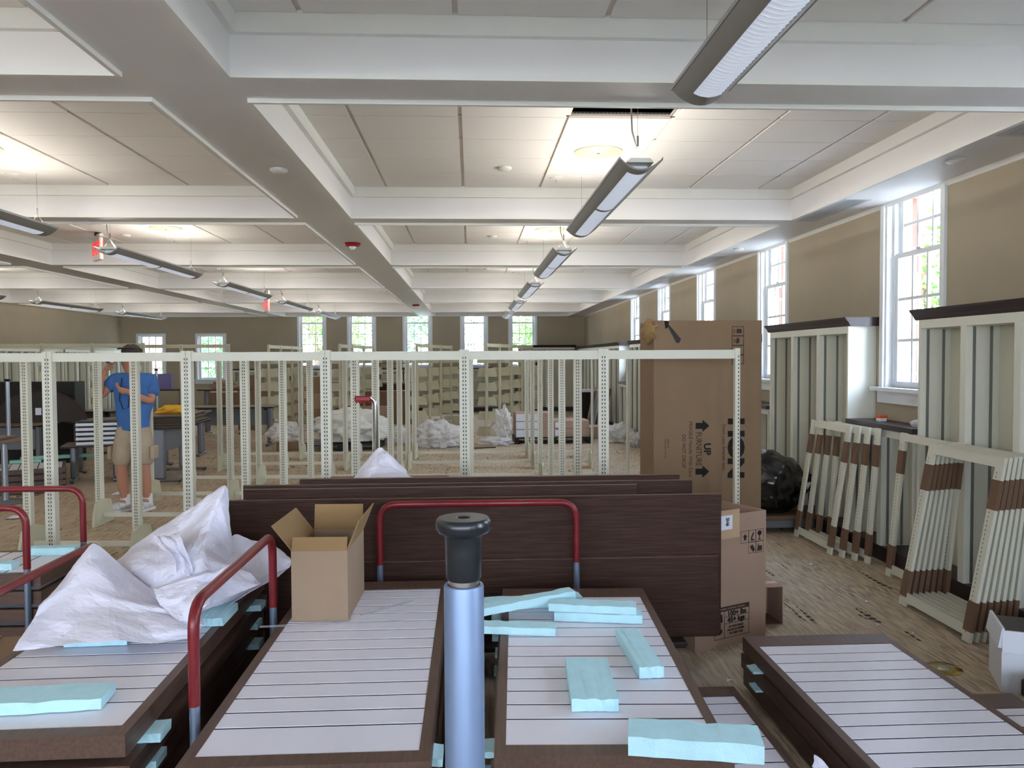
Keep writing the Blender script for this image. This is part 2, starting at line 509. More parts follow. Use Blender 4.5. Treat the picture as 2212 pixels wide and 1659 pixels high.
rim_group = []
TILES = 0
far_tiles = MB(); far_tees = MB()
tile_cache = {}
for ci, (x0, x1) in enumerate(COLX):
    for ri, (y0, y1) in enumerate(ROWY):
        # lip round the opening and stepped cove inside
        lip = MB(); t = 0.022
        lip.box(x0 - t, y0 - t, ZS - t, x1 + t, y0, ZS).box(x0 - t, y1, ZS - t, x1 + t, y1 + t, ZS)
        lip.box(x0 - t, y0, ZS - t, x0, y1, ZS).box(x1, y0, ZS - t, x1 + t, y1, ZS)
        lip.build('coffer_lip', 'ceil_side', ceiling)
        cov = MB(); s = 0.035; zc = 3.045
        cov.box(x0, y0, zc, x1, y0 + s, ZT + .02).box(x0, y1 - s, zc, x1, y1, ZT + .02)
        cov.box(x0, y0 + s, zc, x0 + s, y1 - s, ZT + .02).box(x1 - s, y0 + s, zc, x1, y1 - s, ZT + .02)
        cov.build('coffer_step', 'ceil_side', ceiling)
        # tile grid
        lx = [x0 + s, x0 + .315] + [x0 + .315 + .675 * k for k in range(1, 5)] + [x1 - s]
        if lx[-1] - lx[-2] > .5: lx.insert(-1, lx[-1] - .30)
        ny = max(2, round((y1 - y0) / .53)); ly = [y0 + s + (y1 - y0 - 2 * s) * k / ny for k in range(ny + 1)]
        near = (ci == 0 and 1 <= ri <= 4) or (ci == 1 and 2 <= ri <= 4)
        tees = MB() if near else far_tees
        for a in lx[1:-1]: tees.box(a - .02, y0 + s, ZT + .012, a + .02, y1 - s, ZT + .025)
        for b in ly[1:-1]: tees.box(x0 + s, b - .01, ZT + .012, x1 - s, b + .01, ZT + .025)
        if near: tees.build('tile_grid', 'tee', ceiling)
        for i in range(len(lx) - 1):
            for j in range(len(ly) - 1):
                ga, gb = (0.0 if i == 0 else .013), (0.0 if i == len(lx) - 2 else .013)
                ax, bx_, ay, by_ = lx[i] + ga, lx[i + 1] - gb, ly[j] + .004, ly[j + 1] - .004
                if ci == 0 and ri == 2 and lx[i] < .93 < lx[i + 1] and j == 1: hole = (ax, bx_, ay, by_); continue
                if near:
                    w, d = round(bx_ - ax, 4), round(by_ - ay, 4)
                    if (w, d) not in tile_cache:
                        tile_cache[(w, d)] = MB().box(0, 0, 0, w, d, .016).mesh('tile', 'tile')
                    o = put('tile', tile_cache[(w, d)], ceiling); o.location = (ax, ay, ZT); TILES += 1
                else: far_tiles.box(ax, ay, ZT, bx_, by_, ZT + .016)
far_tiles.build('tile_field', 'tile', ceiling, kind='stuff')
far_tees.build('tile_grid', 'tee', ceiling)
# perforated steel edge of the opening where a tile is missing
ha, hb, hc, hd = hole
edge = MB().box(ha, hd - .004, ZT + .012, hb, hd, ZT + .036).box(hb - .004, hc, ZT + .012, hb, hd, ZT + .036)
edge.build('grid_channel', 'zinc', ceiling)
holes = MB()
for k in range(26):
    for r_ in range(2): holes.box(ha + .02 + k * .024 + r_ * .012, hd - .0046, ZT + .017 + r_ * .009, ha + .028 + k * .024 + r_ * .012, hd - .004, ZT + .022 + r_ * .009)
holes.build('channel_holes', 'plenum', ceiling, kind='stuff')
# small cove where soffit meets the right wall
MB().prism([(XR - .03, ZS), (XR, ZS - .03), (XR, ZS)], 'y', YB, YF).build('trim_1', 'ceil_side', label='narrow cove strip where ceiling meets the window wall', kind='structure')

# walls
def wall_with_openings(name, axis, inner, thick, lo, hi, openings, zt, label, facing=None):
    """axis 'x': wall plane x=inner; openings = (a,b,z0,z1) along the other axis"""
    w = MB(); fc = MB()
    def bx(m, d0, d1, a, b, z0, z1):
        if b - a < 1e-4 or z1 - z0 < 1e-4: return
        if axis == 'x': m.box(min(d0, d1), a, z0, max(d0, d1), b, z1)
        else: m.box(a, min(d0, d1), z0, b, max(d0, d1), z1)
    def run(m, d0, d1):
        cur = lo
        for a, b, z0, z1 in sorted(openings):
            bx(m, d0, d1, cur, a, 0, zt); bx(m, d0, d1, a, b, 0, z0); bx(m, d0, d1, a, b, z1, zt); cur = b
        bx(m, d0, d1, cur, hi, 0, zt)
    run(w, inner, inner + thick)
    o = w.build(name, 'wall', label=label, kind='structure')
    if facing:
        run(fc, inner + thick, inner + thick + math.copysign(facing, thick)); fc.build('brick_facing', 'brick', o)
    return o
WR = [(c - .40, c + .40, 1.36, 2.95) for c in (-2.6, 0.35, 3.22, 6.10, 8.98, 11.56, 14.10, 16.58)]
WF = [(a + .05, b - .05, 1.38, 2.95) for a, b in ((-5.19, -4.33), (-3.71, -2.85), (-2.05, -1.16), (-.32, .52), (1.14, 2.01))]
WF2 = [(-9.86, -9.11, 1.02, 2.33), (-8.14, -7.34, 1.02, 2.33)]
wall_with_openings('wall_right', 'x', XR, .18, YB, YF, WR, 3.5, 'tan painted wall with tall windows beside the bookcases', .13)
wall_with_openings('wall_back', 'y', YF, .18, XL - .2, XR + .31, WF + WF2, 3.5, 'tan painted end wall with a row of tall windows', .13)
wall_with_openings('wall_left', 'x', XL, -.2, YB, YF, [], 3.5, 'plain tan wall above long white bookcases')
WB = [(c - .42, c + .42, 1.05, 2.95) for c in (-8.4, -6.6, -4.8, -3.0, -1.2, .6, 2.4)]
wall_with_openings('wall_front', 'y', YB, -.18, XL - .2, XR + .31, WB, 3.5, 'tan painted end wall with windows behind the viewer', .13)

# windows: one local model (width along local x, outside towards +y), shared meshes
def window(idx, loc, rotz, w, z0, z1, meet, rows_lo, label, rows_up=None, stool=True):
    root = thing('window_%d' % idx, label, None, loc, rotz, kind='structure')
    h = w / 2
    fr = MB()
    # casing on the wall face, jambs in the reveal
    fr.box(-h - .055, -.022, z0, -h, 0, min(z1, ZS - .002)).box(h, -.022, z0, h + .055, 0, min(z1, ZS - .002))
    fr.box(-h, 0, z0, -h + .018, .2, z1).box(h - .018, 0, z0, h, .2, z1)
    fr.box(-h + .018, .05, z0, -h + .045, .13, z1).box(h - .045, .05, z0, h - .018, .13, z1)
    if z1 < ZS: fr.box(-h - .055, -.022, z1, h + .055, 0, z1 + .06).box(-h, 0, z1 - .018, h, .2, z1)
    fr.build('window_frame', 'trim_white', root)
    MB().box(-h - .11, -.075, z0 - .03, h + .11, .10, z0).box(-h - .075, -.024, z0 - .13, h + .075, 0, z0 - .03).build('window_sill', 'trim_white', root)
    def sash(nm, a, b, y, rows):
        st = .045; x0, x1 = -h + .045, h - .045
        s = MB().box(x0, y, a, x0 + st, y + .035, b).box(x1 - st, y, a, x1, y + .035, b)
        s.box(x0 + st, y, a, x1 - st, y + .035, a + .05).box(x0 + st, y, b - .04, x1 - st, y + .035, b)
        o = s.build(nm, 'trim_white', root)
        gx0, gx1, gz0, gz1 = x0 + st, x1 - st, a + .05, b - .04
        mu = MB()
        for k in (1, 2): mu.box(gx0 + (gx1 - gx0) * k / 3 - .012, y + .004, gz0, gx0 + (gx1 - gx0) * k / 3 + .012, y + .03, gz1)
        for k in range(1, rows): mu.box(gx0, y + .006, gz0 + (gz1 - gz0) * k / rows - .012, gx1, y + .028, gz0 + (gz1 - gz0) * k / rows + .012)
        mu.build('muntin', 'trim_white', o)
        pw, ph = (gx1 - gx0) / 3, (gz1 - gz0) / rows
        pm = MB().box(0, 0, 0, pw, .003, ph).mesh('pane', 'window_glass')
        for i in range(3):
            for j in range(rows):
                q = put('pane', pm, o); q.location = (gx0 + i * pw, y + .016, gz0 + j * ph)
    sash('lower_sash', z0, meet + .02, .058, rows_lo)
    sash('upper_sash', meet - .02, z1, .096, rows_up or 2)
    MB().box(-.03, .045, meet + .02, .03, .06, meet + .035).build('sash_lock', 'zinc', root)
    pl = bpy.data.lights.new('daylight_portal', 'AREA'); pl.shape = 'RECTANGLE'; pl.size = w; pl.size_y = z1 - z0; pl.cycles.is_portal = True
    po = bpy.data.objects.new('daylight_portal', pl); COL.objects.link(po); po.parent = root
    po.location = (0, .19, (z0 + z1) / 2); po.rotation_euler = (-math.pi / 2, 0, 0)
    return root
ord_r = {3: 'beside the nearer tall bookcase', 4: 'behind the big cardboard carton', 5: 'third along the bookcase wall', 6: 'fourth along the bookcase wall', 7: 'last along the bookcase wall'}
n = 0
for k, (a, b, z0, z1) in enumerate(WR):
    n += 1
    window(n, (XR, (a + b) / 2, 0), -math.pi / 2, b - a, z0, z1, 2.44, 3,
           'tall white sash window %s' % ord_r.get(k, 'on the bookcase wall behind the viewer'), 2)
ord_f = ['nearest the two short windows', 'second from the short windows', 'in the middle of the far wall', 'second from the corner bookcase', 'next to the corner bookcase']
for k, (a, b, z0, z1) in enumerate(WF):
    n += 1
    window(n, ((a + b) / 2, YF, 0), 0, b - a, z0, z1, 2.68, 4, 'tall white sash window on the far wall, %s' % ord_f[k], 1)
for k, (a, b, z0, z1) in enumerate(WB):
    n += 1
    window(n, ((a + b) / 2, YB, 0), math.pi, b - a, z0, z1, 2.2, 3, 'tall white sash window in the end wall behind the viewer, %s from the bookcases' % nth[6 - k], 2)
for k, (a, b, z0, z1) in enumerate(WF2):
    n += 1
    window(n, ((a + b) / 2, YF, 0), 0, b - a, z0, z1, 1.66, 2, 'short white sash window in the far wall, %s' % ('brick building outside' if k == 0 else 'green leaves outside'), 2)

# ================================================================== CEILING FITTINGS
def make_pendant():
    root = thing('pendant_light', 'x', 'pendant light')
    W, D, L = .1175, .062, 2.43
    def zc(x): return -D * (1 - (x / W) ** 2)        # curved underside
    def wing(xa, xb, y0, y1, m, th=.010):
        N = 6; top = []; bot = []
        for i in range(N + 1):
            x = xa + (xb - xa) * i / N
            bot.append((x, zc(x))); top.append((x, zc(x) + th))
        m.prism(bot + top[::-1], 'y', y0, y1)
    sh = MB()
    wing(-W, -.058, 0, L, sh); wing(.058, W, 0, L, sh)
    for a, b in ((0, .10), (L / 2 - .025, L / 2 + .025), (L - .10, L)): wing(-.058, .058, a, b, sh)
    sh.build('housing', 'lamp_grey', root, smooth=True)
    ed = MB()
    ed.box(-W - .003, 0, -.003, -W + .002, L, .012).box(W - .002, 0, -.003, W + .003, L, .012)
    ed.build('rim', 'lamp_edge', root)
    tr = MB()
    tr.prism([(-.075, -.012), (.075, -.012), (.055, .012), (-.055, .012)], 'y', .02, L - .02)
    tr.build('gear_tray', 'plastic_white', root)
    lv = MB()
    for a, b in ((.105, L / 2 - .03), (L / 2 + .03, L - .105)):
        k = int((b - a) / .030)
        for i in range(k + 1):
            y = a + (b - a) * i / k
            P = [(x, zc(x) - .001) for x in (-.056, -.03, 0, .03, .056)] + [(.056, -.014), (-.056, -.014)]
            lv.prism(P, 'y', y - .0012, y + .0012)
        lv.box(-.0575, a, -.045, -.056, b, -.014).box(.056, a, -.045, .0575, b, -.014)
    lv.build('louver', 'louver', root, kind='stuff')
    for yy in (.09, L - .09):
        w = MB()
        w.tube([(-.085, yy, -.028), (0, yy, .10)], .0012, 5).tube([(.085, yy, -.028), (0, yy, .10)], .0012, 5)
        w.tube([(0, yy, .10), (0, yy, ZT - 2.70 + .01)], .0012, 5).tube([(0, yy, .09), (0, yy, .15)], .006, 8)
        w.build('hanger', 'wire', root)
    MB().tube([(-.02, .10, ZT - 2.70 + .02), (-.035, .10, .30), (-.03, .10, .18), (.0, .11, .08), (.05, .12, -.01)], .005, 6).build('power_cord', 'cable', root, smooth=True)
    for s_ in (-1, 1):        # two tubes throwing light up and outwards
        ld = bpy.data.lights.new('tube_glow', 'AREA'); ld.shape = 'RECTANGLE'; ld.size = .05; ld.size_y = L - .15
        ld.energy = LAMP_W * .5; ld.color = (1.0, .945, .87)
        lo = bpy.data.objects.new('tube_glow', ld); COL.objects.link(lo); lo.parent = root
        lo.location = (.05 * s_, L / 2, .03); lo.rotation_euler = (0, math.pi - s_ * math.radians(82), 0)
    return root
pend = make_pendant(); first = True
for ci, cx in ((1, -3.5), (2, -7.92), (0, .935)):
    for k in range(-1, 7):
        y = .79 + 3.55 * (k)
        if y + 2.5 > YF: continue
        where = ['window-side row', 'middle row', 'far-side row'][ci]
        if k < 1 and ci > 0 or k < 0: lab = 'long grey pendant light, %s, %s' % (where, 'overhead of the tube post' if k == 0 else 'behind the tube post')
        else:
            who = 'hanging under the missing ceiling tile' if (ci == 0 and k == 1) else '%s from the tube post' % nth[max(0, min(6, k))]
            lab = 'long grey pendant light, %s, %s' % (where, who)
        o = pend if first else dup(pend)
        first = False
        if ci == 0 and k < 1:                       # these two are switched off
            for g in [c for c in o.children if c.type == 'LIGHT']: bpy.data.objects.remove(g)
        o.location = (cx, y, 2.70); o['label'] = lab; o['group'] = 'curved grey pendant lights'

# round speakers, sprinklers and detectors in the tiles
spk = thing('ceiling_speaker', 'x', 'speaker')
MB().lathe([(.178, 0), (.178, -.006), (.165, -.010), (.10, -.012), (.012, -.013)], n=32).build('grille', 'disc_cream', spk, smooth=True)
MB().lathe([(.011, -.013), (.010, -.017), (.002, -.018)], n=10).build('screw', 'grey_metal', spk)
spr = thing('sprinkler', 'x', 'sprinkler')
MB().lathe([(.055, 0), (.052, -.006), (.02, -.012)], n=20).build('cover_ring', 'plastic_white', spr, smooth=True)
MB().tube([(0, 0, -.012), (0, 0, -.045)], .006, 8).build('head', 'chrome', spr)
det = MB().lathe([(.058, 0), (.058, -.012), (.045, -.022), (.02, -.026)], n=24).mesh('ceiling_disc', 'plastic_white', True)
fs = fp = True; cn = 0
for ci, cx in enumerate((.945, -3.5, -7.95)):
    for ri in range(1, 6):
        yb = ROWY[ri][0]
        cn += 1
        names = ['first', 'second', 'third', 'fourth', 'fifth', 'sixth']
        zone = ['window-side', 'middle', 'far-side'][ci]
        o = spk if fs else dup(spk); fs = False
        o.location = (cx, yb + 1.89, ZT); tag(o, 'round cream ceiling speaker in the %s %s-row ceiling coffer' % (names[ri], zone), None, 'round ceiling speakers')
        o = spr if fp else dup(spr); fp = False
        o.location = (cx - .22, yb + 2.75, ZT); tag(o, 'tiny white sprinkler head in the %s %s-row ceiling coffer' % (names[ri], zone), None, 'sprinkler heads')
        o = put('smoke_detector', det, None, 'small white disc beside the speaker, %s %s-row coffer' % (names[ri], zone), 'detector', 'small ceiling discs')
        o.location = (cx - .67, yb + 2.40, ZT)
for i, (x, y, t_) in enumerate(((-1.268, 5.41, 'on the wide beam before the red alarm'), (3.124, 5.02, 'on the soffit above the nearer window'), (3.13, 9.2, 'on the soffit above the second window'), (3.13, 12.6, 'on the soffit above the third window'))):
    o = put('smoke_detector', det, None, 'small white disc %s' % t_, 'detector', 'small ceiling discs'); o.location = (x, y, ZS)
def fire_alarm(loc, lab):
    r = thing('fire_alarm', lab, 'fire alarm', loc, group='red ceiling alarms')
    MB().lathe([(.085, 0), (.09, -.012), (.08, -.032), (.05, -.04)], n=28).build('body', 'red_plastic', r, smooth=True)
    MB().lathe([(.035, -.04), (.033, -.055), (.02, -.07), (.005, -.075)], n=14).build('strobe', 'clear_lens', r, smooth=True)
fire_alarm((-1.285, 8.83, ZS), 'red round fire alarm on the wide beam, the larger one')
fire_alarm((-1.285, 18.88, ZS), 'red round fire alarm far down the wide beam')
# supply vents in the soffit over the windows
def vent(y0, y1, lab):
    r = thing('air_vent', lab, 'vent', (3.125, (y0 + y1) / 2, ZS), group='soffit vents')
    h = (y1 - y0) / 2
    MB().box(-.105, -h, -.004, -.085, h, 0).box(.085, -h, -.004, .105, h, 0).box(-.085, -h, -.004, .085, -h + .02, 0).box(-.085, h - .02, -.004, .085, h, 0).build('frame', 'vent', r)
    MB().box(-.085, -h + .02, -.0012, .085, h - .02, -.0004).build('backing', 'vent_dark', r)
    sl = MB().box(-.004, -h + .02, -.0035, .004, h - .02, -.0012).mesh('slat', 'vent')
    for k in range(7):
        o = put('slat', sl, r); o.location = (-.075 + .025 * k, 0, 0)
for k, (a, b, w_) in enumerate(((3.4, 4.47, 'over the nearest tall bookcase'), (6.3, 7.34, 'between the first two windows'), (9.9, 10.94, 'past the second window'), (13.4, 14.5, 'past the third window'), (17.0, 18.0, 'past the last window'))):
    vent(a, b, 'long grey slotted air vent in the soffit %s' % w_)
# exit signs
def exit_sign(loc, rotz, lab):
    r = thing('exit_sign', lab, 'exit sign', loc, rotz, group='hanging exit signs')
    zt = ZT - loc[2]
    MB().box(-.03, -.03, .16, .03, .03, zt).build('mount', 'black_metal', r)
    MB().box(.0, -.02, .14, .17, .02, zt - .03).build('canopy', 'plastic_white', r)
    MB().rbox(-.16, -.022, -.13, .16, .022, .13, .01).build('housing', 'exit_white', r)
    for s_ in (1, -1):
        t = put('lettering', text_mesh('EXIT', .21, 'exit_red', .78, .006), r)
        t.location = (0, -.024 * s_, 0); t.rotation_euler = (math.pi / 2, 0, 0 if s_ == 1 else math.pi)
exit_sign((-4.42, 9.75, 2.93), math.radians(-52), 'white exit sign with red letters hanging by the middle-row pendant light')
exit_sign((-4.25, 16.9, 2.73), math.radians(-60), 'far small exit sign with red letters between middle-row pendant lights')

# ================================================================== BOOKCASES
def bookcase(name, loc, rotz, width, depth, height, bays, lab, cornice=True, end_left=True, end_right=True, shelves=0, strips=2, group=None, top='case_dark'):
    """local: width along +x from 0, back at y=depth, front at y=0"""
    r = thing(name, lab, 'bookcase', loc, rotz, group)
    zt = height - (.075 if cornice else .04)
    MB().box(0, depth - .02, .09, width, depth, zt).build('back_panel', 'case_back', r)
    MB().box(0, .02, 0, width, depth, .10).build('kick_base', 'case_dark', r)
    MB().box(0, 0, .10, width, depth - .02, .125).build('bottom_shelf', 'case_dark', r)
    side = MB().box(0, 0, .125, .025, depth - .02, zt).mesh('side_panel', 'case_white')
    for x in ((0, width - .025) if True else ()):
        o = put('side_panel', side, r); o.location = (x, 0, 0)
    post = MB().box(-.03, 0, .125, .03, depth - .02, zt - .06).mesh('divider', 'case_white')
    for k in range(1, bays):
        o = put('divider', post, r); o.location = (width * k / bays, 0, 0)
    MB().box(.025, 0, zt - .06, width - .025, depth - .02, zt).build('head_rail', 'case_white', r)
    if cornice:
        pf = [(-.0, zt), (-.012, zt + .015), (-.018, zt + .03), (-.045, zt + .06), (-.05, height), (depth, height), (depth, zt)]
        MB().prism(pf, 'x', -.045, width + .045).build('cornice', top, r)
    else:
        MB().box(-.02, -.03, zt, width + .02, depth, height).build('worktop', top, r)
    bw = width / bays
    stp = MB().box(-.0012, -.010, .13, .0012, .010, zt - .065).mesh('slotted_strip', 'slot_strip')
    faces = [(.0262, 1)] + [v for k in range(1, bays) for v in ((width * k / bays - .0312, -1), (width * k / bays + .0312, 1))] + [(width - .0262, -1)]
    for x, sd in faces:
        for yy in ((.055, depth - .075) if strips > 1 else (depth * .5,)):
            o = put('slotted_strip', stp, r); o.location = (x, yy, 0)
    if shelves:
        sm = MB().box(.03, .01, -.012, bw - .03, depth - .025, .012).mesh('shelf', 'case_white')
        for k in range(bays):
            for s_ in range(shelves):
                o = put('shelf', sm, r); o.location = (bw * k, 0, .125 + (zt - .2) * (s_ + 1) / (shelves + 1))
    return r
DP = .245
RZ = -math.pi / 2      # local +x -> world -y, local +y -> world +x
def right_case(y_hi, y_lo, h, bays, lab, **k):
    return bookcase('bookcase', (XR - DP - .002, y_hi, 0), RZ, y_hi - y_lo, DP, h, bays, lab, group='cream bookcases along the window wall', **k)
right_case(5.57, 2.45, 1.95, 6, 'tall cream bookcase with dark cornice behind the larger group of leaning frames')
right_case(8.42, 6.64, 1.95, 3, 'tall cream bookcase with bright end panel behind the black bag')
right_case(11.05, 9.50, 1.95, 3, 'tall cream bookcase hidden behind the big cardboard carton')
right_case(13.55, 12.12, 1.95, 3, 'tall cream bookcase third along the window wall')
right_case(16.02, 14.68, 1.95, 3, 'tall cream bookcase fourth along the window wall')
right_case(23.85, 17.15, 1.95, 10, 'long tall cream bookcase running to the far corner')
for y_hi, y_lo, w_ in ((6.60, 5.61, 'under the window beside the nearer tall bookcase'), (9.46, 8.46, 'behind the black bag'), (12.08, 11.09, 'third along the window wall'), (14.64, 13.59, 'fourth along the window wall'), (17.11, 16.06, 'last along the window wall')):
    right_case(y_hi, y_lo, 1.09, 2, 'low cream bookcase with dark top %s' % w_, cornice=False)
# far wall: low cases with shelves, a tall one in the corner
xx = -7.0
for k in range(5):
    w = 1.62
    bookcase('bookcase', (xx + k * 1.67, YF - .302, 0), 0, w, .30, 1.33, 2, 'low cream bookcase with dark top, %s under the far windows' % ['first', 'second', 'third', 'fourth', 'fifth'][k], cornice=False, shelves=3, strips=1, group='low far bookcases')
bookcase('bookcase', (1.42, YF - .302, 0), 0, 1.70, .30, 2.0, 2, 'tall cream bookcase with dark cornice in the far corner', strips=1, group='far corner bookcase')
for k in range(3):
    bookcase('bookcase', (XL + .302, 12.9 + k * 3.71, 0), math.pi / 2, 3.6, .30, 1.95, 6, 'long tall cream bookcase on the plain side wall, %s' % ['behind the round table', 'behind the half-round table top', 'ending at the short windows'][k], group='side wall bookcases', top='case_white')

# ================================================================== STEEL SHELVING FRAMES
FH = 1.676
up_me = MB().box(-.033, -.025, 0, -.002, .025, FH).box(.002, -.025, 0, .033, .025, FH).box(-.004, -.019, 0, .004, .019, FH - .004).mesh('upright', 'cream_steel')
def slot_mesh(H, xs, y):
    sl = MB(); k = int((H - .06) / .0254)
    for x in xs:
        for s_ in (1, -1):
            for i in range(k):
                z = .04 + i * .0254; yy = s_ * y
                sl.quad((x - .003, yy, z), (x + .003, yy, z), (x + .003, yy, z + .013), (x - .003, yy, z + .013))
    return sl.mesh('slots', 'slot')
slot_me = slot_mesh(FH, (-.009, .009), .0256)
end_me = MB().box(-.016, -.025, 0, .016, .025, FH).mesh('upright', 'cream_steel')
slot_e = slot_mesh(FH, (.006,), .0256)
rail_me = MB().box(.033, -.016, FH - .068, .914 - .033, .016, FH - .010).mesh('top_rail', 'cream_steel')
brail_me = MB().box(.033, -.014, .07, .914 - .033, .014, .11).mesh('bottom_rail', 'cream_steel')
foot_me = MB().prism([(-.19, 0), (-.18, .10), (-.14, .22), (-.03, .25), (.03, .25), (.14, .22), (.18, .10), (.19, 0)], 'x', -.012, .012).mesh('base_foot', 'cream_steel_b')
def frame_row(x0, y0, ang, i0, i1, lab, feet=True):
    r = thing('shelving_row', lab, 'shelving', (x0, y0, 0), ang, 'rows of empty cream steel shelving frames')
    for i in range(i0, i1 + 1):
        endr = i == i1
        x = i * .914 - (.034 if endr else 0)
        o = put('upright', end_me if endr else up_me, r); o.location = (x, 0, 0)
        s_ = put('slots', slot_e if endr else slot_me, o, kind='stuff')
        if i < i1:
            o = put('top_rail', rail_me, r); o.location = (x, 0, 0)
            o = put('bottom_rail', brail_me, r); o.location = (x, 0, 0)
        if feet:
            o = put('base_foot', foot_me, r); o.location = (x + (.03 if not endr else -.02), 0, 0)
    return r
ROWS = [(.870, 5.212, -.052), (.869, 6.484, -.069), (.887, 7.76, -.060), (.905, 9.04, -.045), (.895, 10.33, -.035), (.895, 11.66, -.035), (.90, 12.9, -.03)]
rl = ['row of empty cream steel shelving frames just behind the dark boards', 'second row of cream steel frames, behind the front row', 'third row of cream steel frames, in front of the man', 'fourth row of cream steel frames, beside the man', 'fifth row of cream steel frames from the dark boards', 'sixth row of cream steel frames from the dark boards', 'last low row of cream frames, before the heaps of plastic']
for k, (x, y, a) in enumerate(ROWS):
    frame_row(x, y, a, -6 if k == 0 else -5, 1, rl[k])

# taller rear ranges with shelf brackets
TH = 1.93
tup = MB().box(-.03, -.022, 0, .03, .022, TH).mesh('upright', 'cream_steel_b')
tsl = slot_mesh(TH, (-.009, .009), .0226)
trail = MB().box(.03, -.014, TH - .08, .914 - .03, .014, TH - .01).mesh('top_rail', 'cream_steel_b')
tbr = MB().box(.03, -.014, .07, .914 - .03, .014, .12).mesh('bottom_rail', 'cream_steel_b')
brk = MB().prism([(.022, -.09), (.022, .09), (.17, .09), (.215, -.06), (.215, -.09)], 'x', -.004, .004).prism([(-.022, -.09), (-.022, .09), (-.17, .09), (-.215, -.06), (-.215, -.09)], 'x', -.004, .004).mesh('shelf_bracket', 'cream_steel_b')
tft = MB().prism([(-.23, 0), (-.23, .10), (-.18, .20), (.18, .20), (.23, .10), (.23, 0)], 'x', -.012, .012).mesh('base_foot', 'cream_steel_b')
def tall_range(x, y, dx, dy, n_, lab, br=True):
    r = thing('shelving_range', lab, 'shelving', (x, y, 0), math.atan2(dy, dx), 'taller rear shelving ranges')
    for i in range(n_):
        o = put('upright', tup, r); o.location = (i * .914, 0, 0); put('slots', tsl, o, kind='stuff')
        o = put('base_foot', tft, r); o.location = (i * .914 + .042, 0, 0)
        if i < n_ - 1:
            o = put('top_rail', trail, r); o.location = (i * .914, 0, 0)
            o = put('bottom_rail', tbr, r); o.location = (i * .914, 0, 0)
        if br:
            for k, z in enumerate((.42, .72, 1.02, 1.32, 1.60)):
                o = put('shelf_bracket', brk, r); o.location = (i * .914 + (.034 if i < n_ - 1 else -.034), 0, z)
    return r
tall_range(-1.14, 16.9, .24, .97, 4, 'tall bracketed shelving range behind the big heap of clear plastic')
tall_range(.32, 16.5, .33, .94, 5, 'tall bracketed shelving range just past the carton pallet')
tall_range(-2.75, 16.9, .14, .99, 4, 'tall bracketed shelving range behind the wrapped white pallet')
tall_range(-4.35, 17.4, .05, 1, 4, 'tall bracketed shelving range behind the long grey table')
tall_range(-8.80, 15.1, 1, -.01, 4, 'tall plain frame range beyond the half-round table top')
tall_range(-6.75, 16.3, 1, .12, 3, 'tall plain frame range in front of the short windows', False)

# ================================================================== FOREGROUND PANEL STACKS
def slat_panel(loc, rotz, W, L, lab, top=True, near_b=.06, far_b=.13, side_b=.032, T=.062, ng=.165, group='slatted display panels'):
    """panel lying flat: width along x (centred), length along y from 0; slats run across"""
    r = thing('slat_panel', lab, 'panel', loc, rotz, group)
    h = W / 2
    f = MB().box(-h, 0, 0, -h + side_b, L, T).box(h - side_b, 0, 0, h, L, T)
    f.build('side_rail', 'dark_wood_y', r)
    MB().box(-h + side_b, 0, 0, h - side_b, near_b, T).build('end_rail', 'dark_wood_y', r)
    MB().box(-h + side_b, L - far_b, 0, h - side_b, L, T).build('end_rail', 'dark_wood_y', r)
    MB().box(-h + side_b, near_b, .012, h - side_b, L - far_b, T - .0035).build('backer', 'groove', r)
    if top:
        ys_ = [near_b, near_b + ng]
        while ys_[-1] + .1016 < L - far_b - .02: ys_.append(ys_[-1] + .1016)
        ys_.append(L - far_b)
        cache = {}
        for a, b in zip(ys_[:-1], ys_[1:]):
            d = round(b - a, 4)
            if d not in cache: cache[d] = MB().box(-h + side_b, .0055, T - .0035, h - side_b, d - .0055, T - .0015).mesh('slat', 'slat_white')
            o = put('slat', cache[d], r); o.location = (0, a, 0)
    else:
        MB().box(-h + side_b, near_b, T - .005, h - side_b, L - far_b, T - .002).build('face', 'slat_white', r)
    return r
def foam_block(loc, size, rotz, lab, m='foam', tilt=(0, 0)):
    w, d, h = size
    b = MB(); N = 10
    rnd = random.Random(int(abs(loc[0] * 1000) + abs(loc[1] * 777)))
    # long slab with a slightly torn edge
    rings = []
    for i in range(N + 1):
        x = -w / 2 + w * i / N; j = lambda: rnd.uniform(-.0025, .0025)
        rings.append([(x, -d / 2 + j(), .0), (x, d / 2 + j(), .0), (x, d / 2 + j(), h + j()), (x, -d / 2 + j(), h + j())])
    n0 = 0
    for R_ in rings: b.v += R_
    for i in range(N):
        for k in range(4):
            l = (k + 1) % 4
            b.f.append((4 * i + k, 4 * i + l, 4 * i + 4 + l, 4 * i + 4 + k))
    b.f.append((3, 2, 1, 0)); e = 4 * N; b.f.append((e, e + 1, e + 2, e + 3))
    o = b.build('foam_block', m, None, label=lab, cat='foam', group='pale blue foam spacer blocks')
    o.location = loc; o.rotation_euler = (tilt[0], tilt[1], rotz)
    return o
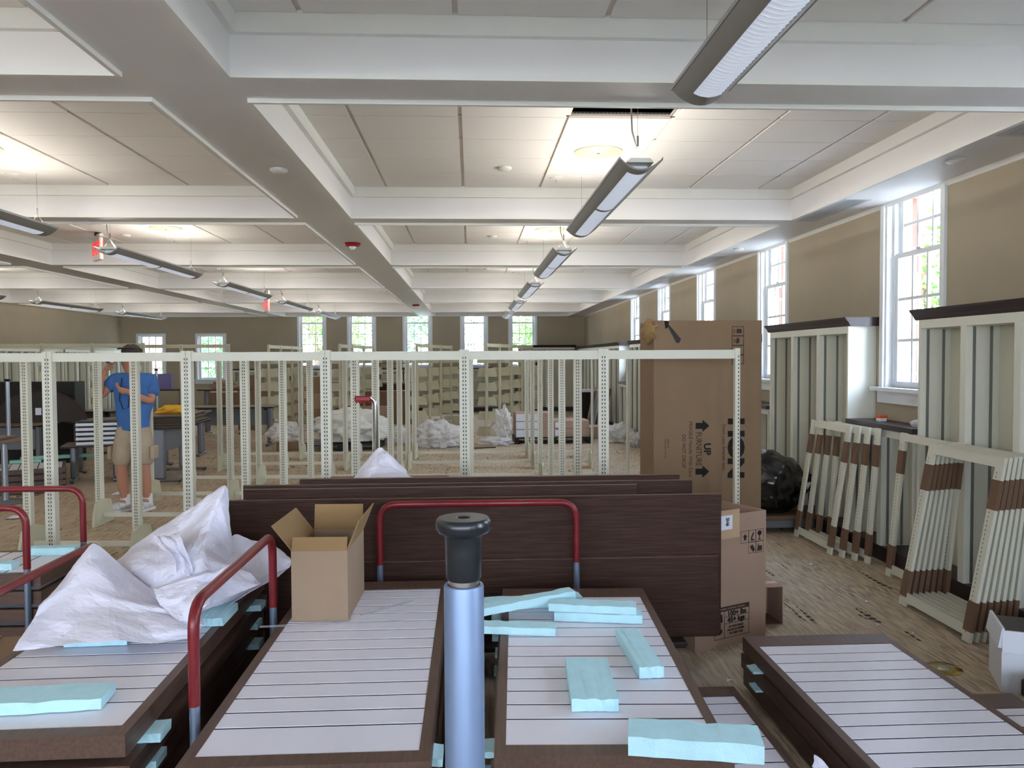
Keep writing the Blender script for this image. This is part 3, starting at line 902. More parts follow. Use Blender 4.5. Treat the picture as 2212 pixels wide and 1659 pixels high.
def stack(cx, y0, rotz, W, L, ztop, layers, pitch, lab_top, lab_low, far_b=.13, jit=.012, ends=True, T=.062, wd=''):
    rnd = random.Random(int(cx * 100) + layers)
    for k in range(layers):
        z = ztop - T - k * pitch
        dx, dy = (0, 0) if k == 0 else (rnd.uniform(-jit, jit), rnd.uniform(-jit, jit))
        slat_panel((cx + dx, y0 + dy, z), rotz, W, L, lab_top if k == 0 else '%s, %s from its top' % (lab_low, ['', 'second', 'third', 'fourth', 'fifth', 'sixth'][k]), k == 0, far_b=far_b, T=T)
        if k and pitch - T > .008:
            g = pitch - T
            for s_, yy in ((1, .18), (-1, .18), (1, L - .22), (-1, L - .22)):
                c, s0 = math.cos(rotz), math.sin(rotz)
                lx, ly = s_ * (W / 2 - .035), yy
                foam_block((cx + dx + lx * c - ly * s0, y0 + dy + lx * s0 + ly * c, z + T), (.14, .09, g), rotz,
                           'pale blue foam spacer, %s gap of %s, %s side, %s end' % (nth[k - 1], wd, 'window' if s_ > 0 else 'inner', 'far' if yy > .5 else 'close'), 'foam')
def cart(cx, cy, w, l, zdeck, rails, lab, rotz=0):
    """platform truck: deck, casters, bent red rails; rails = (x0,y0,x1,y1,ztop) local"""
    r = thing('platform_cart', lab, 'cart', (cx, cy, 0), rotz, 'platform carts with red rails')
    MB().rbox(-w / 2, -l / 2, zdeck - .03, w / 2, l / 2, zdeck, .008).build('deck', 'dark_wood_plain', r)
    wh = MB()
    cm = MB().tube([(-.015, 0, .055), (.015, 0, .055)], .055, 16).mesh('caster', 'black_rubber')
    fk = MB().box(-.03, -.03, .055, -.02, .03, zdeck - .03).box(.02, -.03, .055, .03, .03, zdeck - .03).mesh('caster_fork', 'zinc')
    for sx in (-1, 1):
        for sy in (-1, 1):
            o = put('caster', cm, r); o.location = (sx * (w / 2 - .09), sy * (l / 2 - .12), 0)
            q = put('caster_fork', fk, o)
    for (xa, ya, xb, yb, zt) in rails:
        zg = zt - .30
        A, B = (xa, ya), (xb, yb)
        pts = [(*A, zg)] + bend((*A, zg), (*A, zt), (*B, zt), .09) + bend((*A, zt), (*B, zt), (*B, zg), .09) + [(*B, zg)]
        ra = MB().tube(pts, .017, 12).build('red_rail', 'red_rail', r, smooth=True)
        for q in (A, B):
            MB().tube([(*q, zdeck - .02), (*q, zg)], .0155, 12).build('rail_post', 'tube_blue', ra, smooth=True)
    return r
SW = .66      # panel width
# centre cart and stack
stack(-.445, 2.07, 0.0, SW, 1.71, .56, 5, .084, 'white slatted panel topped by the open cardboard box', 'brown-framed slat panel under the open cardboard box', wd='the open-box stack')
cart(-.445, 2.93, .70, 1.75, .155, [], 'platform cart under the stack with the open cardboard box')
# left cart and stack
stack(-1.295, 2.22, .02, .66, 1.62, .58, 5, .088, 'white slatted panel under the crumpled white paper', 'brown-framed slat panel under the crumpled paper heap', wd='the paper-heap stack')
cart(-1.255, 3.02, .90, 1.68, .155, [(.435, -.66, .435, .275, .90), (-.42, -.62, -.42, .62, .80)], 'platform cart with red rails each side of the paper-covered stack')
# right-centre stack, turned a little
stack(.385, 2.13, -.055, SW, 1.58, .53, 5, .078, 'white slatted panel strewn with blue foam blocks', 'brown-framed slat panel under the blue foam pile', wd='the foam-strewn stack')
cart(.425, 2.93, .62, 1.62, .150, [], 'platform cart under the stack strewn with blue foam', -.055)
# low right stack and its lower neighbours
stack(1.665, 2.20, .0, .70, 1.58, .255, 3, .080, 'white slatted panel on the low stack on the carpet beside the gold disc', 'brown-framed slat panel in the low stack on the carpet', T=.07, wd='the low carpet stack')
stack(.985, 1.95, .0, .43, 1.62, .10, 1, .08, 'white slatted panel lying low between the two foam-strewn stacks', 'low panel', far_b=.10)
stack(2.205, 1.80, .0, .33, 1.55, .13, 1, .08, 'white slatted panel flat on the carpet beyond the low stack', 'low panel', far_b=.14)
# dark panels stacked at the frame edge
for k in range(2):
    z = .02 + k * .085
    p = thing('dark_slab', 'dark brown panel beside the white carton, %s in its pile' % ['lowest', 'middle', 'topmost'][k], 'panel', (2.80 + .03 * (k % 2), 2.75 + .06 * k, z - .02), 0, 'dark panels by the white carton')
    MB().rbox(-.36, -.5, 0, .34, .62, .075, .006).build('board', 'dark_wood_plain', p)
    MB().box(-.30, -.44, .075, .28, .56, .080).build('top_sheet', 'case_dark', p)

# foam blocks lying loose on the panels (z = panel top)
ZC, ZL2, ZQ = .561, .581, .531
foam_block((.385, 2.57, ZQ), (.145, .34, .038), -.06, 'blue foam block with two cross seams lying in the middle of a slatted panel')
foam_block((.600, 2.83, ZQ), (.085, .38, .040), .03, 'narrow blue foam block lying alone near the panel side rail')
foam_block((.610, 2.145, ZQ), (.36, .115, .052), -.20, 'large blue foam block overhanging the panel corner')
foam_block((.16, 3.13, ZQ), (.34, .075, .030), -.16, 'blue foam block sticking out towards the tube post')
foam_block((.26, 3.46, ZQ), (.44, .085, .035), .12, 'blue foam block at the bottom of the foam heap')
foam_block((.235, 3.35, ZQ + .037), (.42, .065, .032), .30, 'blue foam bar lying slanted on top of the heap', tilt=(0, -.07))
foam_block((.52, 3.25, ZQ), (.36, .07, .034), -.17, 'blue foam bar under the broken foam bar')
foam_block((.50, 3.27, ZQ + .036), (.36, .085, .030), -.20, 'cracked blue foam bar lying on another bar')
foam_block((-1.29, 2.44, ZL2 + .001), (.36, .13, .034), .10, 'blue foam slab at the front of the paper-covered stack')
foam_block((-1.37, 2.98, ZL2 + .001), (.22, .10, .030), .05, 'blue foam slab peeping out under the crumpled paper')
foam_block((-1.02, 3.22, ZL2 + .001), (.10, .20, .030), .0, 'blue foam slab half hidden by paper near the red rail')

# torn paper scrap and film strip
crumple_sheet('paper_scrap', [[(1.16, 2.62, .20), (1.20, 2.60, .17)], [(1.20, 2.70, .22), (1.26, 2.66, .16)]], 'paper', 8, .006, 5).update_tag()
bpy.data.objects['paper_scrap']['label'] = 'torn grey paper scrap at the side of the low stack'; bpy.data.objects['paper_scrap']['category'] = 'paper'
o = crumple_sheet('paper_scrap', [[(-.085, 1.98, .36), (-.045, 1.98, .34)], [(-.09, 2.0, .43), (-.06, 2.0, .40)], [(-.10, 2.0, .50), (-.085, 2.0, .49)]], 'paper', 8, .006, 6)
tag(o, 'white paper scrap tucked behind the tube post', 'paper')
o = MB().box(-.14, -.010, 0, .42, .010, .0012).build('tape_strip', 'tape_clear', None, label='strip of clear tape trailing from the open box', cat='tape')
o.location = (-.70, 3.17, ZC + .001); o.rotation_euler = (0, 0, .06)
o = MB().box(-.14, -.012, 0, .14, .012, .0012).build('tape_strip', 'tape_clear', None, label='loose strip of clear tape lying on the slats', cat='tape')
o.location = (-.36, 3.37, ZC + .001); o.rotation_euler = (0, 0, .75)

# tube post with black foot cap
r = thing('tube_post', 'upright silver-blue tube post with flanged black foot cap', 'post', (-.0145, 1.325, 0), 0)
MB().lathe([(.0335, .04), (.0335, 1.238), (.0325, 1.241), (.028, 1.242), (.027, 1.236)], n=40).build('tube', 'alu_post', r, smooth=True)
MB().lathe([(.026, 1.232), (.026, 1.252)], n=30).build('collar', 'chrome', r, smooth=True)
MB().lathe([(.027, 1.250), (.0295, 1.254), (.0305, 1.30), (.031, 1.322), (.0335, 1.326), (.042, 1.330), (.0455, 1.335), (.0465, 1.342), (.0455, 1.350), (.042, 1.354), (.0125, 1.354), (.0105, 1.350), (.002, 1.345)], n=48).build('foot_cap', 'black_gloss', r, smooth=True)
MB().lathe([(.14, 0), (.14, .03), (.13, .04), (.04, .045)], n=36).build('base_plate', 'black_metal', r, smooth=True)

# ------------------------------------------------------------------ open carton on the centre stack
def open_carton():
    r = thing('open_carton', 'small open brown cardboard box with flaps raised, standing on slats', 'box', (-.61, 3.42, ZC), -.03, None)
    w, d, h, t = .113, .20, .285, .004
    MB().box(-w, -d, 0, w, -d + t, h).box(-w, d - t, 0, w, d, h).box(-w, -d + t, 0, -w + t, d - t, h).box(w - t, -d + t, 0, w, d - t, h).box(-w + t, -d + t, 0, w - t, d - t, t).build('body', 'card_light', r)
    def flap(M_, width, length):
        o = MB().box(-width, 0, -t / 2, width, length, t / 2).build('flap', 'card_in', r)
        o.matrix_local = M_
    T = Matrix.Translation; R_ = Matrix.Rotation
    flap(T((0, -d + t / 2, h)) @ R_(math.radians(68), 4, 'X'), w - .002, .055)                       # short front flap leaning inwards
    flap(T((0, d - t / 2, h)) @ R_(math.radians(80), 4, 'X'), w - .004, .115)                         # back flap up
    flap(T((-w + t / 2, 0, h)) @ R_(math.radians(90), 4, 'Z') @ R_(math.radians(52), 4, 'X'), d - .004, .13)    # left flap out
    flap(T((w - t / 2, 0, h)) @ R_(math.radians(-90), 4, 'Z') @ R_(math.radians(68), 4, 'X'), d - .004, .13)    # right flap out
open_carton()

# ------------------------------------------------------------------ crumpled paper heap on the left stack
PA = [[(-1.60, 3.35, .767), (-1.53, 3.3, .872), (-1.379, 3.3, .745), (-1.213, 3.2, .676), (-1.071, 3.15, .624)], [(-1.62, 3.1, .716), (-1.513, 3.12, .802), (-1.332, 3.1, .718), (-1.169, 3.08, .672), (-1.021, 3.05, .62)], [(-1.61, 2.97, .669), (-1.481, 2.98, .70), (-1.294, 2.97, .687), (-1.108, 2.96, .652), (-1.008, 2.96, .624)], [(-1.60, 2.82, .617), (-1.414, 2.84, .628), (-1.224, 2.84, .615), (-1.116, 2.85, .615), (-1.029, 2.9, .618)]]
PB = [[(-1.583, 3.6, .75), (-1.44, 3.65, .861), (-1.253, 3.65, .953), (-1.133, 3.65, 1.0), (-1.115, 3.68, .913)], [(-1.56, 3.5, .704), (-1.363, 3.45, .793), (-1.206, 3.45, .88), (-1.114, 3.5, .929), (-1.051, 3.55, .825)], [(-1.461, 3.4, .641), (-1.288, 3.3, .686), (-1.157, 3.25, .773), (-1.09, 3.3, .816), (-1.013, 3.45, .747)], [(-1.327, 3.3, .622), (-1.196, 3.2, .64), (-1.081, 3.18, .652), (-.994, 3.25, .657), (-.904, 3.4, .649)]]
PC = [[(-1.302, 3.3, .915), (-1.2, 3.3, .923)], [(-1.256, 3.25, .869), (-1.154, 3.22, .874)], [(-1.184, 3.2, .815), (-1.107, 3.2, .795)], [(-1.167, 3.2, .75), (-1.122, 3.2, .739)]]
PD = [[(-1.144, 3.62, .79), (-1.078, 3.75, .801), (-.985, 3.8, .767), (-.873, 3.8, .698)], [(-1.147, 3.5, .706), (-1.028, 3.5, .714), (-.956, 3.6, .665), (-.85, 3.72, .652)], [(-1.141, 3.2, .675), (-1.047, 3.3, .633), (-.957, 3.45, .625), (-.87, 3.65, .628)], [(-1.142, 3.1, .625), (-1.054, 3.15, .617), (-.995, 3.25, .62), (-.90, 3.5, .62)]]
PE = [[(-1.235, 3.12, .746), (-1.122, 3.15, .772), (-1.013, 3.2, .793), (-.964, 3.25, .807)], [(-1.183, 3.05, .703), (-1.105, 3.05, .72), (-1.035, 3.1, .739), (-.998, 3.15, .76)], [(-1.097, 3.0, .639), (-1.08, 3.0, .629), (-1.044, 3.02, .657), (-1.002, 3.05, .682)]]
tag(crumple_sheet('packing_paper', PA, 'paper', 36, .026, 3, zmin=.585), 'broad tent of crumpled white paper at the front of the heap', 'paper', 'crumpled white packing paper')
tag(crumple_sheet('packing_paper', PB, 'paper', 38, .050, 4, zmin=.585), 'tall crumpled white paper with pointed peak in the heap', 'paper', 'crumpled white packing paper')
tag(crumple_sheet('packing_paper', PC, 'paper', 18, .022, 8, zmin=.585), 'bright curled strip of white paper on the heap', 'paper', 'crumpled white packing paper')
tag(crumple_sheet('packing_paper', PD, 'paper', 32, .034, 9, zmin=.585), 'crumpled white paper between the red rail and the open box', 'paper', 'crumpled white packing paper')
tag(crumple_sheet('packing_paper', PE, 'paper', 22, .022, 12, zmin=.585), 'upright folded sheet of white paper in front of the peak', 'paper', 'crumpled white packing paper')

# ------------------------------------------------------------------ dark boards on edge in the cart with the wide rail
cart(.0, 4.17, 2.16, .52, .185, [(-.456, -.235, .520, -.245, .90)], 'platform cart with wide red rail in front of the dark boards')
def board(x0, x1, y, z0, z1, lab, lean=0.0, th=.026, edge=True):
    r = thing('dark_board', lab, 'board', ((x0 + x1) / 2, y, z0), 0, 'dark wood boards standing on edge', rot=(lean, 0, 0))
    h = (x1 - x0) / 2
    MB().rbox(-h, -th / 2, 0, h, th / 2, z1 - z0, .003).build('panel', 'dark_wood', r)
    if edge: MB().box(-h, -th / 2, z1 - z0, h, th / 2, z1 - z0 + .002).build('edge_band', 'brown_edge', r)
board(-1.285, 1.285, 4.035, .187, .912, 'long dark wood board whose top edge stands behind the wide red rail')
board(-1.10, 1.258, 3.995, .187, .600, 'lower long dark wood board behind the posts of the wide red rail')
board(-1.16, .86, 4.09, .187, .955, 'tall dark wood board behind the first standing boards', -.02)
board(-1.18, 1.17, 4.155, .187, .965, 'dark wood board ending short of the printed carton', -.02)
board(-.905, 1.12, 4.22, .187, .985, 'rearmost dark wood board with the highest top edge', -.02)
# white paper rumpled behind the boards
PF = [[(-.64, 4.80, .99), (-.57, 4.80, 1.07), (-.50, 4.80, 1.05), (-.40, 4.80, .95)], [(-.66, 4.72, .97), (-.57, 4.70, 1.04), (-.49, 4.70, 1.02), (-.38, 4.70, .95)], [(-.68, 4.62, .93), (-.58, 4.6, .97), (-.48, 4.6, .97), (-.34, 4.6, .93)], [(-.70, 4.52, .92), (-.58, 4.52, .93), (-.46, 4.52, .93), (-.30, 4.52, .92)]]
tag(crumple_sheet('packing_paper', PF, 'paper', 22, .018, 21, zmin=.903), 'crumpled white paper rising behind the standing dark boards', 'paper', 'crumpled white packing paper')
r = thing('pallet_carton', 'wide brown carton standing behind the dark boards under crumpled paper', 'box', (-.50, 4.70, 0), 0)
MB().rbox(-.36, -.20, 0, .36, .20, .90, .006).build('body', 'card', r)
MB().box(-.36, -.03, .90, .36, .03, .901).build('tape', 'tape', r)

# ------------------------------------------------------------------ rear-left cart
cart(-2.78, 4.27, 1.35, .68, .155, [(-.62, -.29, .605, -.29, .90), (-.62, .29, .60, .29, .90)], 'platform cart with two red rails beside the paper-covered stack')
for k in range(5):
    z = .157 + k * .088
    slat_panel((-2.12, 4.245, z), math.pi / 2, .50, 1.30, 'white slatted panel on top between the two red rails' if k == 4 else 'brown-framed slat panel between the two red rails, %s from the deck' % ['first', 'second', 'third', 'fourth'][k], k == 4, near_b=.03, far_b=.06, group='slatted display panels')
foam_block((-2.27, 4.40, .571), (.26, .07, .04), .05, 'blue foam block on the panel between the two red rails')
foam_block((-2.42, 4.10, .571), (.24, .07, .035), .02, 'blue foam block at the front of the panel between the red rails')
r = thing('flat_carton', 'flattened brown carton leaning low beside the paper-covered stack', 'box', (-1.98, 3.05, 0), .1)
MB().rbox(-.16, -.42, 0, .16, .42, .44, .006).build('body', 'card', r)
MB().box(-.16, -.42, .44, .02, .42, .446).build('flap', 'card_in', r)

# ================================================================== CARTONS, FRAMES AND BAG ON THE WINDOW SIDE
def writing(s, size, m, parent, x, z, rot=0.0, sx=1.0, bold=0.0, name='writing', y=-.0012):
    """flat lettering on a front face (local x right, z up)"""
    o = put(name, text_mesh(s, size, m, sx, bold), parent)
    o.matrix_local = Matrix.Translation((x, y, z)) @ Matrix.Rotation(rot, 4, 'Y') @ Matrix.Rotation(math.pi / 2, 4, 'X')
    return o
def plate(pts, m, parent, name, y=-.0012, t=.0006):
    """flat printed shape on a front face"""
    return MB().prism(pts, 'y', y, y + t).build(name, m, parent)
def outline(x0, z0, x1, z1, w, m, parent, name='print_frame', y=-.0012):
    b = MB()
    b.box(x0, y, z0, x1, y + .0006, z0 + w).box(x0, y, z1 - w, x1, y + .0006, z1).box(x0, y, z0 + w, x0 + w, y + .0006, z1 - w).box(x1 - w, y, z0 + w, x1, y + .0006, z1 - w)
    return b.build(name, m, parent)
# tall carton: front face local x 0..W, y=0, depth towards +y
def tall_carton():
    W, D, H = .80, .44, 1.885
    r = thing('tall_carton', 'tall brown furniture carton standing upright with torn corner and black tape', 'box', (1.325, 5.72, 0), .012)
    t = .008
    MB().box(0, 0, 0, W, t, H).box(0, D - t, 0, W, D, H).box(W - t, t, 0, W, D - t, H).box(0, t, 0, t, D - t, H - .10).box(t, t, 0, W - t, D - t, t).box(.10, t, H - t, W - t, D - t, H).build('body', 'card', r)
    me = blob('torn_corner', 'card_in', (.075, .13, .095), 5, .35, 4, 1.8, smooth=True)
    o = put('torn_corner', me, r); o.location = (.015, .12, H - .08)
    MB().prism([(.09, H - .02), (.115, H - .035), (.20, H - .135), (.185, H - .165), (.165, H - .16)], 'y', -.002, 0).build('black_tape', 'tape_black', r)
    MB().prism([(.075, H), (.11, H - .005), (.105, H - .05), (.085, H - .06)], 'y', -.0025, 0).build('tear', 'ink', r)
    R9 = math.pi / 2
    px = lambda x: (x - 1405) / 294.0            # print positions measured on the face
    pz = lambda y: 1.885 - (y - 694) / 294.0
    writing('UP', .072, 'ink', r, px(1521), pz(970), R9, 1.0, .002)
    writing('FURNITURE', .060, 'ink_soft', r, px(1502.5), pz(970), R9, .80)
    writing('FRAGILE Handle With Care', .036, 'ink_soft', r, px(1485), pz(970), R9, .98)
    writing('DO NOT DROP', .038, 'ink_soft', r, px(1470), pz(974), R9, .92)
    writing('Smart now. Smarter later.', .034, 'ink_soft', r, px(1558), pz(968), R9, .98)
    writing('HON', .155, 'ink', r, px(1583), pz(969), R9, 1.22, .010)
    writing('SHIP TO', .018, 'ink_soft', r, px(1436), pz(957), R9); writing('FURNITURE  CARTON', .014, 'ink_soft', r, px(1430), pz(968), R9)
    for cy in (920, 1018.5):
        x, z, s_ = px(1496), pz(cy), 1 / 294
        plate([(x, z - 6.5 * s_), (x + 15 * s_, z - 6.5 * s_), (x + 15 * s_, z - 13 * s_), (x + 30 * s_, z), (x + 15 * s_, z + 13 * s_), (x + 15 * s_, z + 6.5 * s_), (x, z + 6.5 * s_)], 'ink', r, 'arrow')
    for k, yt in enumerate((707, 727.5, 748, 768)):
        x0, x1, z1, z0 = px(1574.5), px(1601), pz(yt), pz(yt + 20)
        outline(x0, z0, x1, z1, .0045, 'ink_soft', r)
        cx, cz = px(1590), (z0 + z1) / 2
        if k == 0: plate([(cx - .018, cz - .016), (cx + .018, cz - .016), (cx + .022, cz), (cx + .018, cz + .016), (cx - .018, cz + .016)], 'ink_soft', r, 'symbol')
        elif k == 1: plate([(cx - .024, cz - .016), (cx - .008, cz - .022), (cx + .006, cz - .006), (cx + .002, cz + .018), (cx - .016, cz + .02)], 'ink_soft', r, 'symbol')
        else: plate([(cx - .02, cz - .016), (cx + .01, cz - .016), (cx + .01, cz + .01), (cx - .02, cz + .016)], 'ink_soft', r, 'symbol')
        if k < 2:
            for q in range(3): plate([(px(1577), cz - .014 + q * .011), (px(1583), cz - .014 + q * .011), (px(1583), cz - .010 + q * .011), (px(1577), cz - .010 + q * .011)], 'ink_soft', r, 'print_line')
    MB().box(W, .0, H - .16, W + .003, .05, H - .10).build('staple', 'ink', r)
tall_carton()

def printed_carton():
    ang = math.atan2(.24, .48)
    W, D, H = .54, .60, .735
    r = thing('printed_carton', 'open brown carton with shipping symbols and weight print beside the dark boards', 'box', (1.212, 4.245, 0), ang)
    t = .006
    MB().box(0, 0, 0, W, t, H).box(0, D - t, 0, W, D, H).box(0, t, 0, t, D - t, H).box(W - t, t, 0, W, D - t, H).box(t, t, 0, W - t, D - t, t).build('body', 'card_pink', r)
    S = 285.0                                      # px per metre across the face, foreshortened
    fx = lambda x: (x - 1501) / 153.5 * W
    fz = lambda x, y: H - (y - (1112 - (x - 1501) * 11 / 154.0)) / 276.0 * H
    def box_px(x0, y0, x1, y1): return fx(x0), fz((x0 + x1) / 2, y1), fx(x1), fz((x0 + x1) / 2, y0)
    a = box_px(1540, 1108, 1579, 1138); MB().box(a[0], -.0015, a[1], a[2], -.0002, a[3]).build('shipping_label', 'label_white', r)
    MB().box(a[0], -.0012, a[1] - .05, a[2] + .055, -.0001, a[3] + .03).build('clear_tape', 'tape', r)
    writing('SH6', .034, 'ink', r, fx(1568), fz(1568, 1121), math.pi / 2, .8, .001, y=-.0022)
    # symbol grid
    for (x0, y0, x1, y1) in ((1598, 1143, 1615, 1169), (1615, 1142, 1631, 1168), (1631, 1141, 1648.5, 1167), (1614.5, 1168, 1631, 1192), (1631, 1167, 1648.5, 1191.5)):
        b = box_px(x0, y0, x1, y1); outline(b[0], b[1], b[2], b[3], .0022, 'ink_soft', r)
    b = box_px(1602, 1150, 1612, 1163); c = (b[0] + b[2]) / 2; m_ = (b[1] + b[3]) / 2
    plate([(c - .008, b[1]), (c + .008, b[1]), (c + .008, m_), (b[2], m_), (c, b[3]), (b[0], m_), (c - .008, m_)], 'ink', r, 'arrow')
    b = box_px(1634, 1144, 1645, 1164); c = (b[0] + b[2]) / 2; h_ = b[3] - b[1]
    plate([(c - .014, b[1]), (c + .014, b[1]), (c + .003, b[1] + .008), (c + .003, b[1] + h_ * .45), (c + .015, b[1] + h_ * .6), (c + .015, b[3] - .006), (c, b[3]), (c - .015, b[3] - .006), (c - .015, b[1] + h_ * .6), (c - .003, b[1] + h_ * .45), (c - .003, b[1] + .008)], 'ink', r, 'glass_symbol')
    b = box_px(1619, 1146, 1628, 1165); plate([(b[0], b[1]), (b[2], b[1]), (b[2], b[1] + .006), (b[0] + .012, b[1] + .012), (b[2] - .004, b[3] - .01), (b[2] - .010, b[3]), (b[0] + .004, b[3] - .03), (b[0] + .004, b[1] + .006)], 'ink_soft', r, 'hand_truck_symbol')
    b = box_px(1618, 1173, 1629, 1190); plate([(b[0], b[3] - .01), (b[0] + .02, b[3]), (b[2], b[1] + .015), (b[2] - .012, b[1]), (b[0] + .008, b[1] + .02)], 'ink_soft', r, 'person_symbol')
    b = box_px(1634, 1172, 1645, 1188); plate([(b[0], b[1]), (b[2], b[1]), (b[2], b[1] + .03), (b[0] + .014, b[1] + .03), (b[0] + .014, b[3]), (b[0] + .008, b[3])], 'ink_soft', r, 'forklift_symbol')
    # weight block
    b = box_px(1541, 1299, 1617, 1366); outline(b[0], b[1], b[2], b[3], .003, 'ink_soft', r)
    hd = box_px(1541, 1299, 1617, 1309); MB().box(hd[0], -.0013, hd[1], hd[2], -.0003, hd[3]).build('print_bar', 'ink_soft', r)
    writing('CAUTION  ATTENTION  CUIDADO', .013, 'card_pink', r, (hd[0] + hd[2]) / 2, (hd[1] + hd[3]) / 2, 0, .95, y=-.0020)
    vx = fx(1562); MB().box(vx, -.0012, b[1], vx + .003, -.0004, b[3]).build('print_line', 'ink_soft', r)
    for yy in (1321.5, 1335.5):
        z = fz(1590, yy); MB().box(vx, -.0012, z, b[2], -.0004, z + .0025).build('print_line', 'ink_soft', r)
    writing('100+ lbs', .040, 'ink', r, fx(1589.5), fz(1590, 1315), 0, 1.05, .0014)
    writing('45+ kgs', .040, 'ink', r, fx(1588), fz(1588, 1328.5), 0, 1.05, .0014)
    for q, s_ in enumerate(('DO NOT DROP', 'NE PAS ECHAPPER', 'NO DEJE CAER')): writing(s_, .0165, 'ink_soft', r, fx(1588), fz(1588, 1343 + q * 7), 0, .95, .0005)
    q = box_px(1545, 1313, 1559, 1333); plate([(q[0], q[1]), (q[2], q[1]), (q[2] - .004, q[3] - .01), (q[0] + .022, q[3]), (q[0] + .012, q[1] + .03), (q[0], q[1] + .02)], 'ink', r, 'symbol')
    q = box_px(1546, 1344, 1558, 1359); c = (q[0] + q[2]) / 2; plate([(c, q[1]), (q[2], q[1] + .012), (q[2], q[3] - .014), (c, q[3]), (q[0], q[3] - .012), (q[0], q[1] + .014)], 'ink_soft', r, 'symbol')
printed_carton()

def small_carton():
    r = thing('small_carton', 'small empty brown carton lying open on its side on the carpet', 'box', (1.72, 4.66, 0), .10)
    W, D, H, t = .155, .20, .235, .005
    MB().box(0, 0, 0, W, D, t).box(0, 0, H - t, W, D, H).box(0, 0, t, t, D, H - t).box(W - t, 0, t, W, D, H - t).box(t, D - t, t, W - t, D, H - t).build('body', 'card_pink', r)
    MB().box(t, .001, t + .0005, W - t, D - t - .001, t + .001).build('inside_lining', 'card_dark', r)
    MB().box(.0, .06, H, W, .11, H + .001).build('tape', 'tape', r)
small_carton()
def flat_box(name, lab, loc, rotz, w, d, h, m='card', cat='box', group=None, tape=True):
    r = thing(name, lab, cat, loc, rotz, group)
    MB().rbox(-w / 2, -d / 2, 0, w / 2, d / 2, h, .006).build('body', m, r)
    if tape: MB().box(-w / 2, -.03, h - .0002, w / 2, .03, h + .0012).box(-w / 2 - .0012, -.03, h - .08, -w / 2, .03, h).build('tape', 'tape', r)
    return r
# white carton at the frame edge
r = thing('white_carton', 'open white carton with folded flap beside the leaning frames', 'box', (2.66, 3.93, 0), -.42)
MB().box(0, -.30, 0, .50, 0, .285).build('body', 'label_white', r)
MB().prism([(-.016, .215), (.0, .310), (.012, .31), (.0, .215)], 'y', -.30, 0).prism([(-.30 - .016, .20), (-.30, .30), (-.29, .30), (-.30, .20)], 'x', 0, .50).build('flap', 'label_white', r)
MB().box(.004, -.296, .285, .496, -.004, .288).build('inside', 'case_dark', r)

# ---- small shelving frames leaning on the bookcases
FW, FHT = .735, 1.06
def make_small_frame():
    r = thing('shelf_rack', 'x', 'shelving frame', group='small steel frames leaning on the bookcases')
    u = MB().box(-.033, -.010, 0, .033, .010, FHT).mesh('upright', 'cream_steel')
    sl = MB()
    for s_ in (1, -1):
        for i in range(int((FHT - .1) / .0254)):
            z = .05 + i * .0254; sl.quad((-.012, s_ * .0106, z), (-.007, s_ * .0106, z), (-.007, s_ * .0106, z + .012), (-.012, s_ * .0106, z + .012))
    slm = sl.mesh('slots', 'slot')
    for x in (.033, FW - .033):
        o = put('upright', u, r); o.location = (x, 0, 0); put('slots', slm, o, kind='stuff')
    MB().box(.066, -.008, FHT - .06, FW - .066, .008, FHT - .005).build('top_rail', 'cream_steel', r)
    MB().box(.066, -.008, .03, FW - .066, .008, .09).build('bottom_rail', 'cream_steel', r)
    g = MB().box(-.0365, -.0130, 0, .0365, .0130, .17).mesh('cardboard_sleeve', 'card_dark')
    for x in (.033, FW - .033):
        for z in (.06, FHT - .30):
            o = put('cardboard_sleeve', g, r); o.location = (x, 0, z)
    return r
lf = make_small_frame(); used = False
def lean(xb, yh, xt, lab):
    """bottom at x=xb on the carpet, top at x=xt; frame runs from y=yh towards the viewer"""
    global used
    a = math.asin((xt - xb) / FHT)
    rot = Matrix.Rotation(-math.pi / 2, 3, 'Z') @ Matrix.Rotation(-a, 3, 'X')
    o = lf if not used else dup(lf)
    used = True
    o.location = (xb, yh, .016 * math.sin(a)); o.rotation_euler = rot.to_euler(); o['label'] = lab
for k in range(7):
    lean(2.79 + .045 * k, 5.02 + .006 * k, 2.985 + .033 * k, 'cream steel frame with cardboard sleeves, %s of the larger leaning group' % ['outermost', 'second', 'third', 'fourth', 'fifth', 'sixth', 'innermost'][k])
lean(3.06, 5.69, 3.165, 'cream steel frame standing apart behind the larger leaning group')
for k in range(4):
    lean(2.92 + .055 * k, 7.03 - .10 * k, 3.08 + .027 * k, 'cream steel frame with cardboard sleeves, %s of the smaller leaning group' % ['outermost', 'second', 'third', 'innermost'][k])

# black rubbish bag on a dark platform
r = thing('rubbish_bag', 'shiny black rubbish bag stuffed full beside the tall carton', 'bag', (2.78, 7.42, .165), 0)
put('bag_body', blob('bag_body', 'bag_black', (.38, .36, .31), 3, .10, 5, 2.4, flat=-.25), r).location = (0, 0, .25)
put('bag_neck', blob('bag_neck', 'bag_black', (.055, .05, .09), 4, .5, 3, 2.0), r).location = (.365, -.10, .28)
MB().prism([(.28, .24), (.315, .30), (.30, .31), (.27, .30)], 'y', -.335, -.333).build('torn_spot', 'paper', r)
r = thing('low_platform', 'low dark platform truck under the black rubbish bag', 'cart', (2.74, 7.50, 0), 0)
MB().rbox(-.55, -.42, .13, .42, .42, .163, .006).build('deck', 'card_dark', r)
MB().rbox(-.53, -.40, .05, .40, .40, .13, .01).build('frame', 'grey_metal', r)
for sx in (-.45, .32):
    for sy in (-.3, .3): MB().tube([(sx - .015, sy, .03), (sx + .015, sy, .03)], .03, 12).build('caster', 'black_rubber', r)
r = thing('chrome_stand', 'chrome-handled stand peeping over the black bag', 'stand', (2.93, 8.12, 0), 0)
